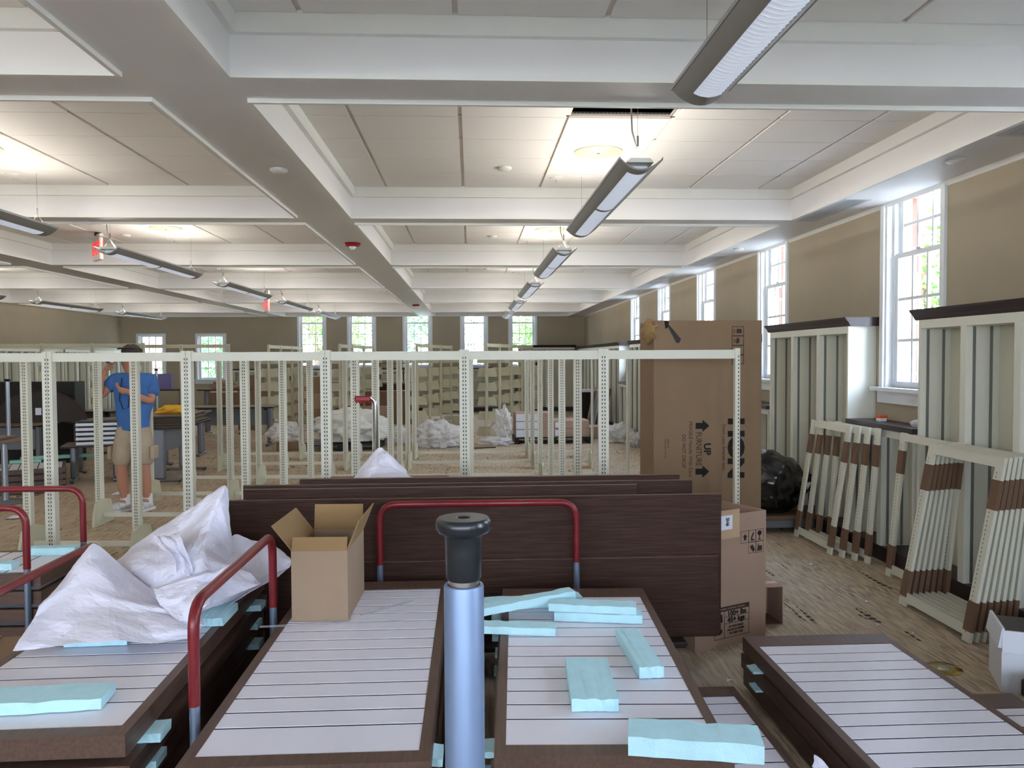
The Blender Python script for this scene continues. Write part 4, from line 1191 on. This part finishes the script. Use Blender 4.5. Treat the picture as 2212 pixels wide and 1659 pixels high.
MB().tube([(-.06, 0, .03), (-.06, 0, .82)] + bend((-.06, 0, .82), (-.06, 0, .88), (.06, 0, .88), .03) + bend((-.06, 0, .88), (.06, 0, .88), (.06, 0, .82), .03) + [(.06, 0, .82), (.06, 0, .03)], .012, 10).build('handle', 'plastic_white', r, smooth=True)
MB().rbox(-.045, -.03, .84, .045, .03, .90, .012).build('grip', 'chrome', r)
MB().rbox(-.12, -.12, 0, .12, .12, .03, .006).build('base', 'grey_metal', r)
# things on the low bookcase top
flat_box('small_box', 'tiny red and white box on the dark bookcase top', (3.33, 6.30, 1.091), .2, .07, .05, .045, 'label_white', tape=False)
bpy.data.objects['small_box'].children[0]
MB().box(-.036, -.026, .025, .036, .026, .047).build('lid', 'orange', bpy.data.objects['small_box'])
o = MB().lathe([(.035, 0), (.05, .02), (.048, .035), (.02, .05)], n=12).build('crumpled_wrapper', 'plastic_film', None, label='small clear wrapper on the dark bookcase top', cat='wrapper'); o.location = (3.33, 5.78, 1.091)
# gold disc and litter on the carpet
r = thing('metal_disc', 'round gold and silver disc lying flat on the carpet', 'disc', (2.43, 3.95, 0), 0)
MB().lathe([(.09, .0), (.092, .004), (.088, .006), (.03, .006)], n=36).build('plate', 'disc_gold', r, smooth=True)
MB().lathe([(.03, .006), (.026, .010), (.006, .011)], n=20).build('hub', 'chrome', r, smooth=True)
for k, (x, y) in enumerate(((2.62, 6.0), (2.58, 5.05), (2.42, 4.6), (2.55, 4.45), (1.27, 3.86), (1.4, 3.5))):
    me = crumple_sheet('paper_crumb', [[(x, y, .004), (x + .025, y, .008)], [(x, y + .02, .012), (x + .03, y + .02, .004)]], 'paper', 4, .006, 30 + k)
    tag(me, 'tiny white paper crumb on the carpet', 'litter', 'paper crumbs on the carpet')

# ================================================================== MIDDLE DISTANCE
def hand_truck():
    r = thing('hand_truck', 'silver and red hand truck with red grip standing behind the front frame row', 'hand truck', (-.705, 5.90, 0), .05)
    for x in (0, ):
        MB().tube([(0, 0, .95), (0, 0, 1.27), (-.008, 0, 1.31), (-.035, 0, 1.335)], .019, 12).build('pole', 'chrome', r, smooth=True)
    MB().box(-.02, -.018, .10, .02, .018, .95).build('mast', 'chrome', r)
    MB().box(-.010, -.0205, .12, .010, -.018, .93).build('mast_stripe', 'red_plastic', r)
    g = MB().rbox(-.15, -.02, 1.305, -.03, .02, 1.345, .008)
    for k in range(5): g.rbox(-.145 + k * .022, -.018, 1.292, -.130 + k * .022, .018, 1.31, .005)
    g.build('grip', 'red_plastic', r)
    MB().box(-.16, -.20, .02, .16, .02, .03).build('toe_plate', 'grey_metal', r)
    MB().tube([(-.20, .04, .10), (.20, .04, .10)], .012, 8).build('axle', 'grey_metal', r)
    for s_ in (-1, 1): MB().tube([(s_ * .16, .04, .10), (s_ * .205, .04, .10)], .10, 20).build('wheel', 'black_rubber', r, smooth=True)
hand_truck()

def table(loc, rotz, w, d, lab, h=.74, panel=True, top='table_top', group='grey-legged tables'):
    r = thing('work_table', lab, 'table', loc, rotz, group)
    MB().rbox(-w / 2, -d / 2, h - .03, w / 2, d / 2, h, .005).build('table_top', top, r)
    MB().box(-w / 2 - .001, -d / 2 - .001, h - .028, w / 2 + .001, d / 2 + .001, h - .006).build('edge_band', 'black_metal', r)
    for s_ in (-1, 1):
        x = s_ * (w / 2 - .12)
        MB().rbox(x - .04, -.09, .04, x + .04, .09, h - .03, .02).build('column_leg', 'grey_metal', r)
        MB().rbox(x - .03, -d / 2 + .04, .012, x + .03, d / 2 - .04, .04, .008).build('foot_bar', 'grey_metal', r)
        for q in (-1, 1): MB().lathe([(.02, 0), (.025, .006), (.012, .014)], x, q * (d / 2 - .07), 10).build('glide', 'black_rubber', r)
    if panel:
        MB().box(-w / 2 + .17, -.02, h - .36, w / 2 - .17, .0, h - .04).build('modesty_panel', 'table_grey', r)
        for s_ in (-1, 1): MB().box(s_ * (w / 2 - .2) - .03, -.03, h - .08, s_ * (w / 2 - .2) + .03, -.02, h - .04).build('bracket', 'black_metal', r)
    return r
table((-6.75, 11.35, 0), .06, 1.75, .70, 'grey-panelled table in front of the half-round table top')
table((-5.25, 12.25, 0), .70, 1.45, .70, 'grey-panelled table set at an angle by the half-round table top')
table((-4.16, 11.30, 0), math.pi / 2 + .05, 1.40, .66, 'grey-legged table stacked with brown tops beside the man')
table((-4.55, 15.2, 0), .04, 1.75, .72, 'long grey-panelled table beyond the man, dark top')
table((-5.05, 10.95, 0), .3, .75, .55, 'small low table under white drawer stack beside the man', h=.50, panel=False)
table((-5.05, 13.65, 0), .1, 1.2, .6, 'table bearing an upturned table behind the man', panel=False)
table((-6.9, 14.3, 0), -.1, 1.5, .6, 'dark table far behind the half-round table top', panel=True)
# half-round top standing on the first table
r = thing('half_round_top', 'dark half-round table top standing on edge on a table', 'table top', (-6.12, 11.62, .742), .05)
P = [(.62 * math.cos(a), .43 * math.sin(a)) for a in [math.pi * k / 28 for k in range(29)]]
MB().prism(P, 'y', -.018, .018).build('board', 'dark_wood_plain', r)
MB().tube([(x, 0, z) for x, z in P], .0195, 6).build('edge_band', 'dark_wood', r)
MB().box(-.05, -.024, .10, .03, -.018, .20).build('paper_tag', 'label_white', r)
flat_box('dark_crate', 'long black crate behind the half-round table top', (-6.9, 13.0, .0), .02, 1.35, .35, 1.28, 'black_metal', tape=False)
# round table with silver leg, upturned small table leg on it
r = thing('round_table', 'round brown table on one silver leg at the front row end', 'table', (-5.42, 9.30, 0), 0)
MB().lathe([(.34, .695), (.355, .70), (.355, .722), (.34, .727)], n=40).build('top', 'table_top', r, smooth=True)
MB().tube([(.12, 0, .02), (.12, 0, .695)], .035, 16).build('leg', 'zinc', r, smooth=True)
MB().lathe([(.24, 0), (.24, .012), (.05, .03)], .12, 0, 28).build('base', 'grey_metal', r, smooth=True)
def upturned(loc, w, d, hleg, lab, leg_r=.022, rotz=0):
    r = thing('upturned_table', lab, 'table', loc, rotz, 'upturned tables')
    MB().rbox(-w / 2, -d / 2, 0, w / 2, d / 2, .028, .006).build('table_top', 'table_top', r)
    lm = MB().tube([(0, 0, .028), (0, 0, .028 + hleg)], leg_r, 12).mesh('leg', 'zinc', True)
    gm = MB().lathe([(leg_r * .8, .028 + hleg), (leg_r * 1.5, .04 + hleg), (leg_r * 1.5, .055 + hleg), (leg_r * .6, .06 + hleg)], n=12).mesh('glide', 'black_rubber', True)
    for sx in (-1, 1):
        for sy in (-1, 1):
            o = put('leg', lm, r); o.location = (sx * (w / 2 - .06), sy * (d / 2 - .06), 0); put('glide', gm, o)
upturned((-5.42, 9.30, .728), .34, .34, .62, 'small upturned table on the round brown table')
upturned((-5.05, 13.65, .742), .72, .5, .66, 'upturned table with silver legs pointing up behind the man')
# teal foam heap, drawers, stacks
o = put('foam_heap', blob('foam_heap', 'foam_green', (.34, .2, .2), 8, .5, 4, 2.2, flat=-.05, smooth=False), None, 'heap of pale green foam scraps on the table end', 'foam'); o.location = (-7.2, 11.35, .80)
for k in range(5):
    r = thing('drawer_tray', 'white shallow tray in the stack beside the man, %s from the table' % ['first', 'second', 'third', 'fourth', 'fifth'][k], 'tray', (-4.98, 10.95, .502 + k * .062), .3, 'white trays')
    MB().rbox(-.27, -.2, .0, .27, .2, .035, .005).build('tray', 'label_white', r)
    MB().box(-.25, -.18, .035, .25, .18, .061).build('spacer', 'black_metal', r)
for k in range(4):
    p = slat_panel((-5.15, 10.35, .012 + k * .078), math.pi / 2 + .45, .72, 1.35, 'dark-edged panel in the floor stack left of the man, %s from the carpet' % ['first', 'second', 'third', 'fourth'][k], k == 3, T=.055, near_b=.03, far_b=.04, group='dark panels stacked on the carpet')
foam_block((-5.55, 10.95, .303), (.85, .10, .04), .45, 'long pale green foam bar on the floor stack', 'foam_green')
foam_block((-5.75, 10.55, .303), (.35, .14, .03), .45, 'pale green foam piece at the left of the floor stack', 'foam_green')
for k in range(3):
    r = thing('brown_top', 'brown table top in the pile beside the man, %s from the table' % ['first', 'second', 'third'][k], 'table top', (-4.16, 11.25, .742 + k * .052), math.pi / 2 + .05 + .03 * k, 'piled brown table tops')
    MB().rbox(-.62, -.33, 0, .62, .33, .030, .006).build('board', 'table_top', r)
    MB().box(-.622, -.332, .004, .622, .332, .024).build('edge_band', 'black_metal', r)
    if k < 2: MB().box(-.5, -.3, .030, .5, .3, .0515).build('spacer', 'card', r)
foam_block((-4.25, 10.545, .742), (.14, .07, .10), .1, 'pale green foam block at the edge of the pile beside the man', 'foam_green')
o = put('yellow_bundle', blob('yellow_bundle', 'yellow', (.21, .14, .07), 12, .3, 4, 2, flat=-.04), None, 'yellow cloth bundle on the brown table tops', 'cloth'); o.location = (-4.1, 11.2, .918)
# round-tipped dark table tops on small tables far behind
table((-5.35, 17.6, 0), .0, 1.0, .6, 'small dark table by the short windows', h=.98, panel=False)
table((-6.6, 17.2, 0), .0, 1.2, .6, 'dark table before the side wall bookcases', h=1.0, panel=False)
o = put('paper_bundle', blob('paper_bundle', 'card_light', (.28, .16, .12), 14, .5, 4, 2.5, flat=-.06, smooth=False), None, 'crumpled brown paper bundle on the small dark table', 'paper'); o.location = (-5.35, 17.6, 1.045)
flat_box('purple_board', 'purple folder box standing on the far dark table', (-6.6, 17.2, 1.001), .1, .55, .12, .32, 'purple', tape=False)
# cartons among the rear shelves
CT = [(-4.95, 18.6, 0, .70, .45, 1.0, 'card', 'brown carton tower below the second short window'), (-5.0, 18.6, 1.001, .42, .40, .26, 'card', 'brown carton on top of the tower below the short window'),
      (-3.55, 19.2, 0, .5, .45, .42, 'card', 'brown carton at the foot of the stack behind the bracketed range'), (-3.55, 19.2, .421, .48, .42, .38, 'card_light', 'pale carton in the middle of the stack behind the bracketed range'), (-3.6, 19.2, .802, .38, .36, .40, 'card', 'brown carton on top of the stack behind the bracketed range'),
      (-2.15, 18.4, 0, .62, .5, .55, 'card_pink', 'wrapped brown carton behind the white pallet'), (-2.15, 18.4, .551, .52, .42, .32, 'card_dark', 'dark carton on the wrapped brown carton'),
      (-1.75, 19.9, 0, .7, .5, .82, 'card', 'large brown carton beside the hand truck grip'), (-2.9, 21.0, 0, .6, .5, .6, 'card_dark', 'dark brown carton near the far bookcases'), (-6.1, 20.2, 0, .8, .6, .8, 'card', 'wide brown carton near the short windows'), (-4.6, 21.4, 0, .6, .5, .9, 'card_pink', 'pinkish carton near the far bookcases')]
for (x, y, z, w, d, h, m, lab) in CT: flat_box('carton', lab, (x, y, z), random.uniform(-.1, .1) if z == 0 else .05, w, d, h, m, group='cartons among the rear shelves')
# wooden desk with shelf
r = thing('wooden_desk', 'light wooden desk hutch behind the hand truck grip', 'desk', (-2.0, 20.9, 0), 0)
MB().box(-.5, -.3, .96, .5, .3, 1.0).build('top', 'card_in', r)
for x in (-.48, .44): MB().box(x, -.28, 0, x + .04, .28, .96).build('side', 'card_dark', r)
MB().box(-.44, .24, .1, .44, .28, .96).build('back', 'card_dark', r)
for z in (1.0, 1.25): MB().box(-.4, .0, z, -.36, .28, z + .25).box(.3, 0, z, .34, .28, z + .25).box(-.4, 0, z + .23, .34, .28, z + .25).build('hutch_shelf', 'card_dark', r)

# wrapped pallets and plastic heaps
def pallet(loc, w, d, lab, rotz=0, m='black_metal'):
    r = thing('pallet', lab, 'pallet', loc, rotz, 'pallets')
    dk = MB().box(-w / 2, -.05, .10, w / 2, .05, .12).mesh('deck_board', m)
    for k in range(6):
        o = put('deck_board', dk, r); o.location = (0, -d / 2 + .05 + k * (d - .1) / 5, 0)
    for x in (-w / 2 + .05, 0, w / 2 - .05): MB().box(x - .045, -d / 2, 0, x + .045, d / 2, .10).build('bearer', m, r)
pallet((-2.30, 14.5, 0), 1.35, 1.0, 'dark pallet under the white plastic-wrapped heap')
o = put('wrapped_heap', blob('wrapped_heap', 'plastic_white', (.66, .48, .33), 17, .28, 5, 2.2, flat=-.22), None, 'white plastic-wrapped heap on the dark pallet', 'wrapped goods'); o.location = (-2.15, 14.5, .372)
flat_box('carton', 'low brown carton at the end of the white wrapped heap', (-3.25, 14.4, 0), .1, .40, .5, .16, 'card', group='cartons among the rear shelves')
o = put('plastic_heap', blob('plastic_heap', 'plastic_film', (.30, .3, .2), 19, .4, 4, 3.0, flat=-.12, smooth=False), None, 'clear plastic film slumped on the low brown carton', 'plastic film', 'heaps of clear plastic film'); o.location = (-3.32, 14.4, .285)
def film_heap(loc, size, seed, lab):
    for q, s_ in enumerate((1.0, .82)):
        pass
    o = put('plastic_heap', blob('plastic_heap', 'plastic_film', size, seed, .40, 5, 2.4, flat=-size[2] * .5, smooth=True), None, lab, 'plastic film', 'heaps of clear plastic film')
    o.location = (loc[0], loc[1], size[2] * .53)
    MB_in = blob('inner_layer', 'plastic_film', tuple(.8 * c for c in size), seed + 50, .45, 4, 3.0, flat=-size[2] * .45, smooth=True)
    put('inner_layer', MB_in, o)
film_heap((-.62, 14.65, 0), (.46, .36, .30), 23, 'big heap of clear plastic film before the bracketed shelving')
film_heap((-1.42, 15.1, 0), (.25, .22, .2), 24, 'smaller heap of clear plastic film touching the big heap')
film_heap((.45, 14.75, 0), (.30, .2, .10), 25, 'flat clear plastic film at the end of the carton pallet')
film_heap((2.85, 15.1, 0), (.28, .25, .22), 26, 'heap of clear plastic film before the leaning dark frame')
film_heap((2.95, 14.3, 0), (.14, .22, .16), 27, 'small heap of clear plastic film behind the tall carton')
pallet((1.55, 15.3, 0), 1.5, .9, 'dark pallet under the white-ended cartons')
for k in range(3):
    r = flat_box('white_end_carton', 'white-ended carton on the dark pallet, %s of three' % ['lowest', 'middle', 'topmost'][k], (1.16, 15.25, .121 + k * .151), .02, .66, .7, .15, 'card_pink', group='white-ended cartons', tape=False)
    MB().box(-.33, -.352, .008, .10, -.349, .142).build('white_end', 'label_white', r)
for k in range(2):
    r = flat_box('white_end_carton', 'wider carton with white label on the dark pallet, %s of two' % ['lower', 'upper'][k], (1.88, 15.28, .121 + k * .151), .0, .70, .68, .15, 'card_pink', group='white-ended cartons')
    MB().box(-.30, -.342, .02, -.12, -.339, .13).build('white_label', 'label_white', r)
flat_box('carton', 'low brown carton past the end of the carton pallet', (2.55, 15.9, 0), .0, .5, .6, .24, 'card_pink', group='cartons among the rear shelves')
o = put('plastic_heap', blob('plastic_heap', 'plastic_film', (.16, .25, .30), 29, .5, 4, 2.6, smooth=False), None, 'clear film draped over the corner of the carton pallet', 'plastic film', 'heaps of clear plastic film'); o.location = (.60, 14.98, .35)
r = flat_box('flattened_carton', 'flattened black-edged carton lying on the carpet before the pallet', (.10, 14.35, 0), .25, .62, .3, .02, 'card_in', tape=False)
MB().box(-.31, -.152, 0, .31, -.150, .02).build('dark_edge', 'ink', r)
# dark shelving unit and leaning dark frame by the wall
r = thing('dark_cabinet', 'dark brown cabinet with white tag before the far bookcase', 'cabinet', (2.83, 18.9, 0), 0)
MB().box(-.22, -.2, 0, .22, .2, .04).box(-.22, -.2, .04, -.19, .2, .80).box(.19, -.2, .04, .22, .2, .80).box(-.19, .17, .04, .19, .2, .80).build('body', 'dark_wood_plain', r)
MB().box(-.23, -.21, .80, .23, .21, .86).build('top', 'label_white', r)
r = thing('dark_screen', 'dark brown frame panel leaning beside the dark cabinet', 'panel', (2.72, 17.55, .01), 0, rot=(0, .22, .25))
f = MB().box(-.02, -.45, 0, .02, -.36, .95).box(-.02, .36, 0, .02, .45, .95).box(-.02, -.045, .09, .02, .045, .86).box(-.02, -.36, 0, .02, .36, .09).box(-.02, -.36, .86, .02, .36, .95)
f.build('frame', 'brown_edge', r); MB().box(.0, -.36, .09, .01, .36, .86).build('infill', 'dark_wood_plain', r)
for k, (x, y, rz) in enumerate(((-4.3, 9.7, .3), (-5.6, 8.4, .9), (-4.75, 8.3, .2))):
    o = crumple_sheet('paper_scrap', [[(x, y, .01), (x + .12, y, .015)], [(x, y + .15, .02), (x + .13, y + .12, .008)]], 'paper', 6, .008, 60 + k)
    tag(o, 'flat grey paper scrap on the carpet near the man', 'paper', 'paper scraps near the man')

# ================================================================== THE MAN
def skin_mesh(name, nodes, edges, root, material, sub=2):
    """nodes: key -> (x,y,z,rx,ry); grows one continuous surface over the skeleton"""
    keys = list(nodes); idx = {k: i for i, k in enumerate(keys)}
    me = bpy.data.meshes.new(name)
    me.from_pydata([nodes[k][:3] for k in keys], [(idx[a], idx[b]) for a, b in edges], [])
    ob = bpy.data.objects.new(name, me); COL.objects.link(ob)
    ob.modifiers.new('skin', 'SKIN')
    for k in keys:
        sv = me.skin_vertices[0].data[idx[k]]
        sv.radius = (nodes[k][3], nodes[k][4] if len(nodes[k]) > 4 else nodes[k][3])
        sv.use_root = (k == root)
    ss = ob.modifiers.new('sub', 'SUBSURF'); ss.levels = sub; ss.render_levels = sub
    dg = bpy.context.evaluated_depsgraph_get(); dg.update()
    out = bpy.data.meshes.new_from_object(ob.evaluated_get(dg))
    bpy.data.objects.remove(ob)
    out.materials.clear(); out.materials.append(MATS[material]); out.shade_smooth(); out.name = name
    return out
man = thing('person', 'man in blue polo shirt and khaki cargo shorts holding up a camera', 'person', (-3.61, 8.70, 0), 0)
N = {'pel': (0, 0, .93, .13, .11), 'spn': (0, -.01, 1.12, .13, .10), 'chs': (0, -.01, 1.33, .15, .11), 'nkb': (-.005, -.01, 1.47, .075, .07), 'nk': (-.015, -.03, 1.535, .058, .06),
     'jaw': (-.030, -.055, 1.595, .070, .078), 'hed': (-.015, -.03, 1.665, .085, .095), 'crn': (-.005, -.015, 1.725, .066, .075),
     'rsh': (-.165, -.05, 1.415, .062), 'rel': (-.27, -.17, 1.225, .045), 'rfa': (-.25, -.20, 1.38, .038), 'rwr': (-.205, -.205, 1.485, .028),
     'lsh': (.175, .045, 1.41, .062), 'lel': (.205, -.05, 1.17, .045), 'lfa': (.13, -.17, 1.23, .038), 'lwr': (.055, -.235, 1.285, .028),
     'rhp': (-.085, -.01, .88, .095), 'rkn': (-.125, -.04, .49, .062), 'rcf': (-.12, -.015, .34, .062), 'ran': (-.105, .0, .10, .040), 'rto': (-.165, -.13, .04, .036),
     'lhp': (.085, .01, .88, .095), 'lkn': (.105, -.02, .49, .062), 'lcf': (.11, .01, .34, .062), 'lan': (.115, .03, .10, .040), 'lto': (.075, -.11, .04, .036)}
E_ = [('pel', 'spn'), ('spn', 'chs'), ('chs', 'nkb'), ('nkb', 'nk'), ('nk', 'jaw'), ('jaw', 'hed'), ('hed', 'crn'), ('chs', 'rsh'), ('rsh', 'rel'), ('rel', 'rfa'), ('rfa', 'rwr'),
      ('chs', 'lsh'), ('lsh', 'lel'), ('lel', 'lfa'), ('lfa', 'lwr'), ('pel', 'rhp'), ('rhp', 'rkn'), ('rkn', 'rcf'), ('rcf', 'ran'), ('ran', 'rto'), ('pel', 'lhp'), ('lhp', 'lkn'), ('lkn', 'lcf'), ('lcf', 'lan'), ('lan', 'lto')]
# hands: palm and five separate fingers, curled
def hand(pref, wrist, palm, curl, side, NN, EE):
    w = Vector(wrist); p = Vector(palm); c = Vector(curl).normalized(); s = Vector(side).normalized(); d = (p - w).normalized()
    NN[pref + 'pm'] = (*p, .033, .026); EE.append((pref + 'wr', pref + 'pm'))
    for k, (o_, L_) in enumerate(((-.030, .058), (-.010, .070), (.010, .072), (.030, .064))):
        a = p + d * .035 + s * o_; b = a + (d * .6 + c * .6) * L_ * .55; e = b + (c * .9 - d * .1) * L_ * .5
        for nm, q, r_ in (('a', a, .0105), ('b', b, .0095), ('c', e, .0085)): NN['%s%d%s' % (pref, k, nm)] = (*q, r_)
        EE += [(pref + 'pm', '%s%da' % (pref, k)), ('%s%da' % (pref, k), '%s%db' % (pref, k)), ('%s%db' % (pref, k), '%s%dc' % (pref, k))]
    a = p - s * .036 + d * .0; b = a - s * .018 + d * .028 + c * .02; e = b + d * .03 + c * .012
    for nm, q, r_ in (('a', a, .012), ('b', b, .0105), ('c', e, .009)): NN[pref + 't' + nm] = (*q, r_)
    EE += [(pref + 'pm', pref + 'ta'), (pref + 'ta', pref + 'tb'), (pref + 'tb', pref + 'tc')]
hand('r', N['rwr'][:3], (-.165, -.205, 1.55), (.8, .1, .1), (0, .3, 1), N, E_)
hand('l', N['lwr'][:3], (.0, -.262, 1.305), (.1, .5, .6), (-.3, -.2, .9), N, E_)
body = put('body', skin_mesh('body', N, E_, 'pel', 'skin'), man)
MB().tube([(-.090, -.125, 1.655), (-.115, -.15, 1.630), (-.095, -.13, 1.615)], [.008, .014, .010], 8).build('nose', 'skin', body, smooth=True)
for x, y in ((.055, -.085), (-.075, .055)): put('ear', blob('ear', 'skin', (.014, .018, .032), 2, .1, 2), body).location = (x, y, 1.645)
SN = {'pel': (0, 0, .835, .185, .155), 'spn': (0, -.01, 1.08, .175, .135), 'chs': (0, -.01, 1.31, .175, .130), 'col': (-.005, -.012, 1.475, .088, .08), 'rsh': (-.175, -.055, 1.405, .082), 'rup': (-.235, -.125, 1.29, .088),
      'lsh': (.185, .045, 1.40, .082), 'lup': (.205, -.015, 1.22, .088)}
put('shirt', skin_mesh('shirt', SN, [('pel', 'spn'), ('spn', 'chs'), ('chs', 'col'), ('chs', 'rsh'), ('rsh', 'rup'), ('chs', 'lsh'), ('lsh', 'lup')], 'spn', 'shirt'), man)
HN = {'wst': (0, 0, .97, .150, .12), 'pel': (0, 0, .88, .165, .135), 'rhp': (-.09, -.01, .80, .115), 'rkn': (-.128, -.035, .465, .112), 'lhp': (.09, .01, .80, .115), 'lkn': (.118, -.015, .465, .112)}
sh = put('shorts', skin_mesh('shorts', HN, [('wst', 'pel'), ('pel', 'rhp'), ('rhp', 'rkn'), ('pel', 'lhp'), ('lhp', 'lkn')], 'pel', 'shorts'), man)
for sx, x in ((-1, -.225), (1, .215)): MB().rbox(x - .02, -.09, .56, x + .02, .07, .70, .012).build('cargo_pocket', 'shorts', sh)
for p, (ax, ay, tx, ty) in {'r': (-.105, .01, -.19, -.17), 'l': (.115, .04, .055, -.15)}.items():
    d = Vector((tx - ax, ty - ay, 0)); an = math.atan2(d.y, d.x)
    s = thing('shoe', None, None, (ax, ay, 0), an); s.parent = man
    put('upper', blob('upper', 'shoe', (.145, .056, .055), 5, .06, 4, 1.5, flat=-.02), s).location = (.07, 0, .052)
    b = MB(); P = [(-.075, -.04), (0, -.048), (.12, -.055), (.19, -.045), (.215, 0), (.19, .045), (.12, .055), (0, .048), (-.075, .04)]
    b.prism(P, 'z', 0, .03).build('sole', 'sock', s)
    MB().lathe([(.052, .07), (.050, .15), (.048, .18)], ax, ay, 16).build('sock', 'sock', man, smooth=True)
hm = blob('hair', 'hair', (.098, .108, .080), 6, .12, 4, 3.0)
put('hair', hm, man).location = (.0, -.005, 1.705)
sg = MB().tube([(-.12, -.07, 1.735), (-.075, -.12, 1.738), (-.01, -.125, 1.74), (.05, -.085, 1.738), (.095, .0, 1.72)], .009, 6)
sg.build('sunglasses', 'black_gloss', man, smooth=True)
MB().tube([(-.05, -.145, 1.43), (-.07, -.17, 1.20), (-.03, -.175, 1.10), (.02, -.17, 1.12), (.05, -.145, 1.43)], .005, 6).build('camera_strap', 'black_rubber', man, smooth=True)
cm = thing('pocket_camera', 'small silver camera held up to the man\'s face', 'camera', (-3.61 - .135, 8.70 - .215, 1.615), math.radians(-45))
MB().rbox(-.05, -.018, -.03, .05, .018, .03, .006).build('body', 'camera_silver', cm)
c = MB().tube([(0, -.018, 0), (0, -.045, 0)], .024, 16).build('lens', 'black_gloss', cm, smooth=True)
MB().rbox(.02, -.012, .03, .038, .008, .036, .002).build('shutter_button', 'chrome', cm)

# ================================================================== OUTSIDE
MB().box(-60, -40, -.45, 70, 90, -.40).build('ground', 'grass', label='lawn outside the windows', kind='structure')
MB().box(XR + .32, -20, -.40, XR + 3.2, 40, -.36).build('path', 'pave', label='pale path along the window wall outside', kind='structure')
def crown_mesh(name, material, n_, rx, rz, seed, leaf=.22):
    rnd = random.Random(seed); v = []; f = []
    cl = [(Vector((rnd.gauss(0, .45), rnd.gauss(0, .45), rnd.gauss(0, .42))), rnd.uniform(.3, .5)) for _ in range(16)]
    for k in range(n_):
        c0, cr_ = rnd.choice(cl)
        d = Vector((rnd.gauss(0, 1), rnd.gauss(0, 1), rnd.gauss(0, 1))).normalized() * cr_ * rnd.uniform(.5, 1)
        p = c0 + d; p = Vector((p.x * rx, p.y * rx, p.z * rz))
        a = Vector((rnd.gauss(0, 1), rnd.gauss(0, 1), rnd.gauss(0, .6))).normalized(); b = a.cross(Vector((rnd.gauss(0, 1), rnd.gauss(0, 1), rnd.gauss(0, 1)))).normalized()
        s = leaf * rnd.uniform(.6, 1.3); q = len(v)
        v += [tuple(p - a * s * .5), tuple(p + b * s * .28), tuple(p + a * s * .5), tuple(p - b * s * .28)]; f.append((q, q + 1, q + 2, q + 3))
    me = bpy.data.meshes.new(name); me.from_pydata(v, [], f); me.update(); me.materials.append(MATS[material]); return me
CROWN = [crown_mesh('foliage', 'leaf_a', 5200, 3.0, 2.8, 1), crown_mesh('foliage', 'leaf_b', 5200, 2.8, 3.2, 2, .2), crown_mesh('foliage', 'leaf_a', 2600, 1.9, 1.8, 3, .17)]
def tree(x, y, h, kind, lab, s=1.0):
    r = thing('tree', lab, 'tree', (x, y, -.40), random.uniform(0, 6.28), 'trees outside the windows')
    MB().tube([(0, 0, 0), (.05, .02, h * .35), (-.05, .05, h * .6), (.1, 0, h * .85)], [.17, .13, .10, .05], 8).build('trunk', 'bark', r, smooth=True)
    b = MB()
    for k in range(5):
        a = k * 1.3; b.tube([(0, 0, h * (.45 + .07 * k)), (math.cos(a) * .9, math.sin(a) * .9, h * (.62 + .06 * k))], [.06, .02], 6)
    b.build('branches', 'bark', r)
    o = put('foliage', CROWN[kind], r, kind='stuff'); o.location = (0, 0, h * .72); o.scale = (s, s, s)
for k, (x, y, h, kd, s_) in enumerate(((8.0, 13.6, 4.2, 2, .95), (8.9, 21.0, 5.0, 0, .6), (9.2, 7.0, 4.0, 2, .8), (9.8, 27.5, 5.4, 1, .62), (13.2, 17.2, 5.6, 1, .62), (9.5, 34.5, 5.5, 0, .7))):
    tree(x, y, h, kd, 'leafy tree outside the window wall, %s from the viewer' % ['second', 'third', 'first', 'fourth', 'set back third', 'last'][k], s_)
for k, (x, y, h, kd, s_) in enumerate(((-11.2, 36.0, 4.6, 1, .78), (-6.4, 33.5, 5.0, 0, .82), (-1.6, 36.0, 5.2, 1, .80), (3.6, 33.5, 4.6, 0, .80), (6.2, 40.5, 5.4, 1, .7))):
    tree(x, y, h, kd, 'leafy green tree beyond the far windows, %s from the brick building' % ['first', 'second', 'third', 'fourth', 'fifth'][k], s_)
r = thing('brick_building', 'red brick building seen through the far short window', 'building', (-16.5, 44, -.4), 0)
MB().box(-7, 0, 0, 5.2, 6, 6).build('walls', 'brick', r)
MB().prism([(-7.4, 6), (5.6, 6), (-.9, 8.8)], 'y', -.3, 6.3).build('roof', 'bark', r)
for x in (-5, -2.4, .2, 2.8):
    for z in (1.0, 3.7): w_ = MB().box(x, -.04, z, x + .9, .02, z + 1.4).build('building_window', 'trim_white', r); MB().box(x + .08, -.05, z + .08, x + .82, -.04, z + 1.32).build('pane', 'black_gloss', w_)
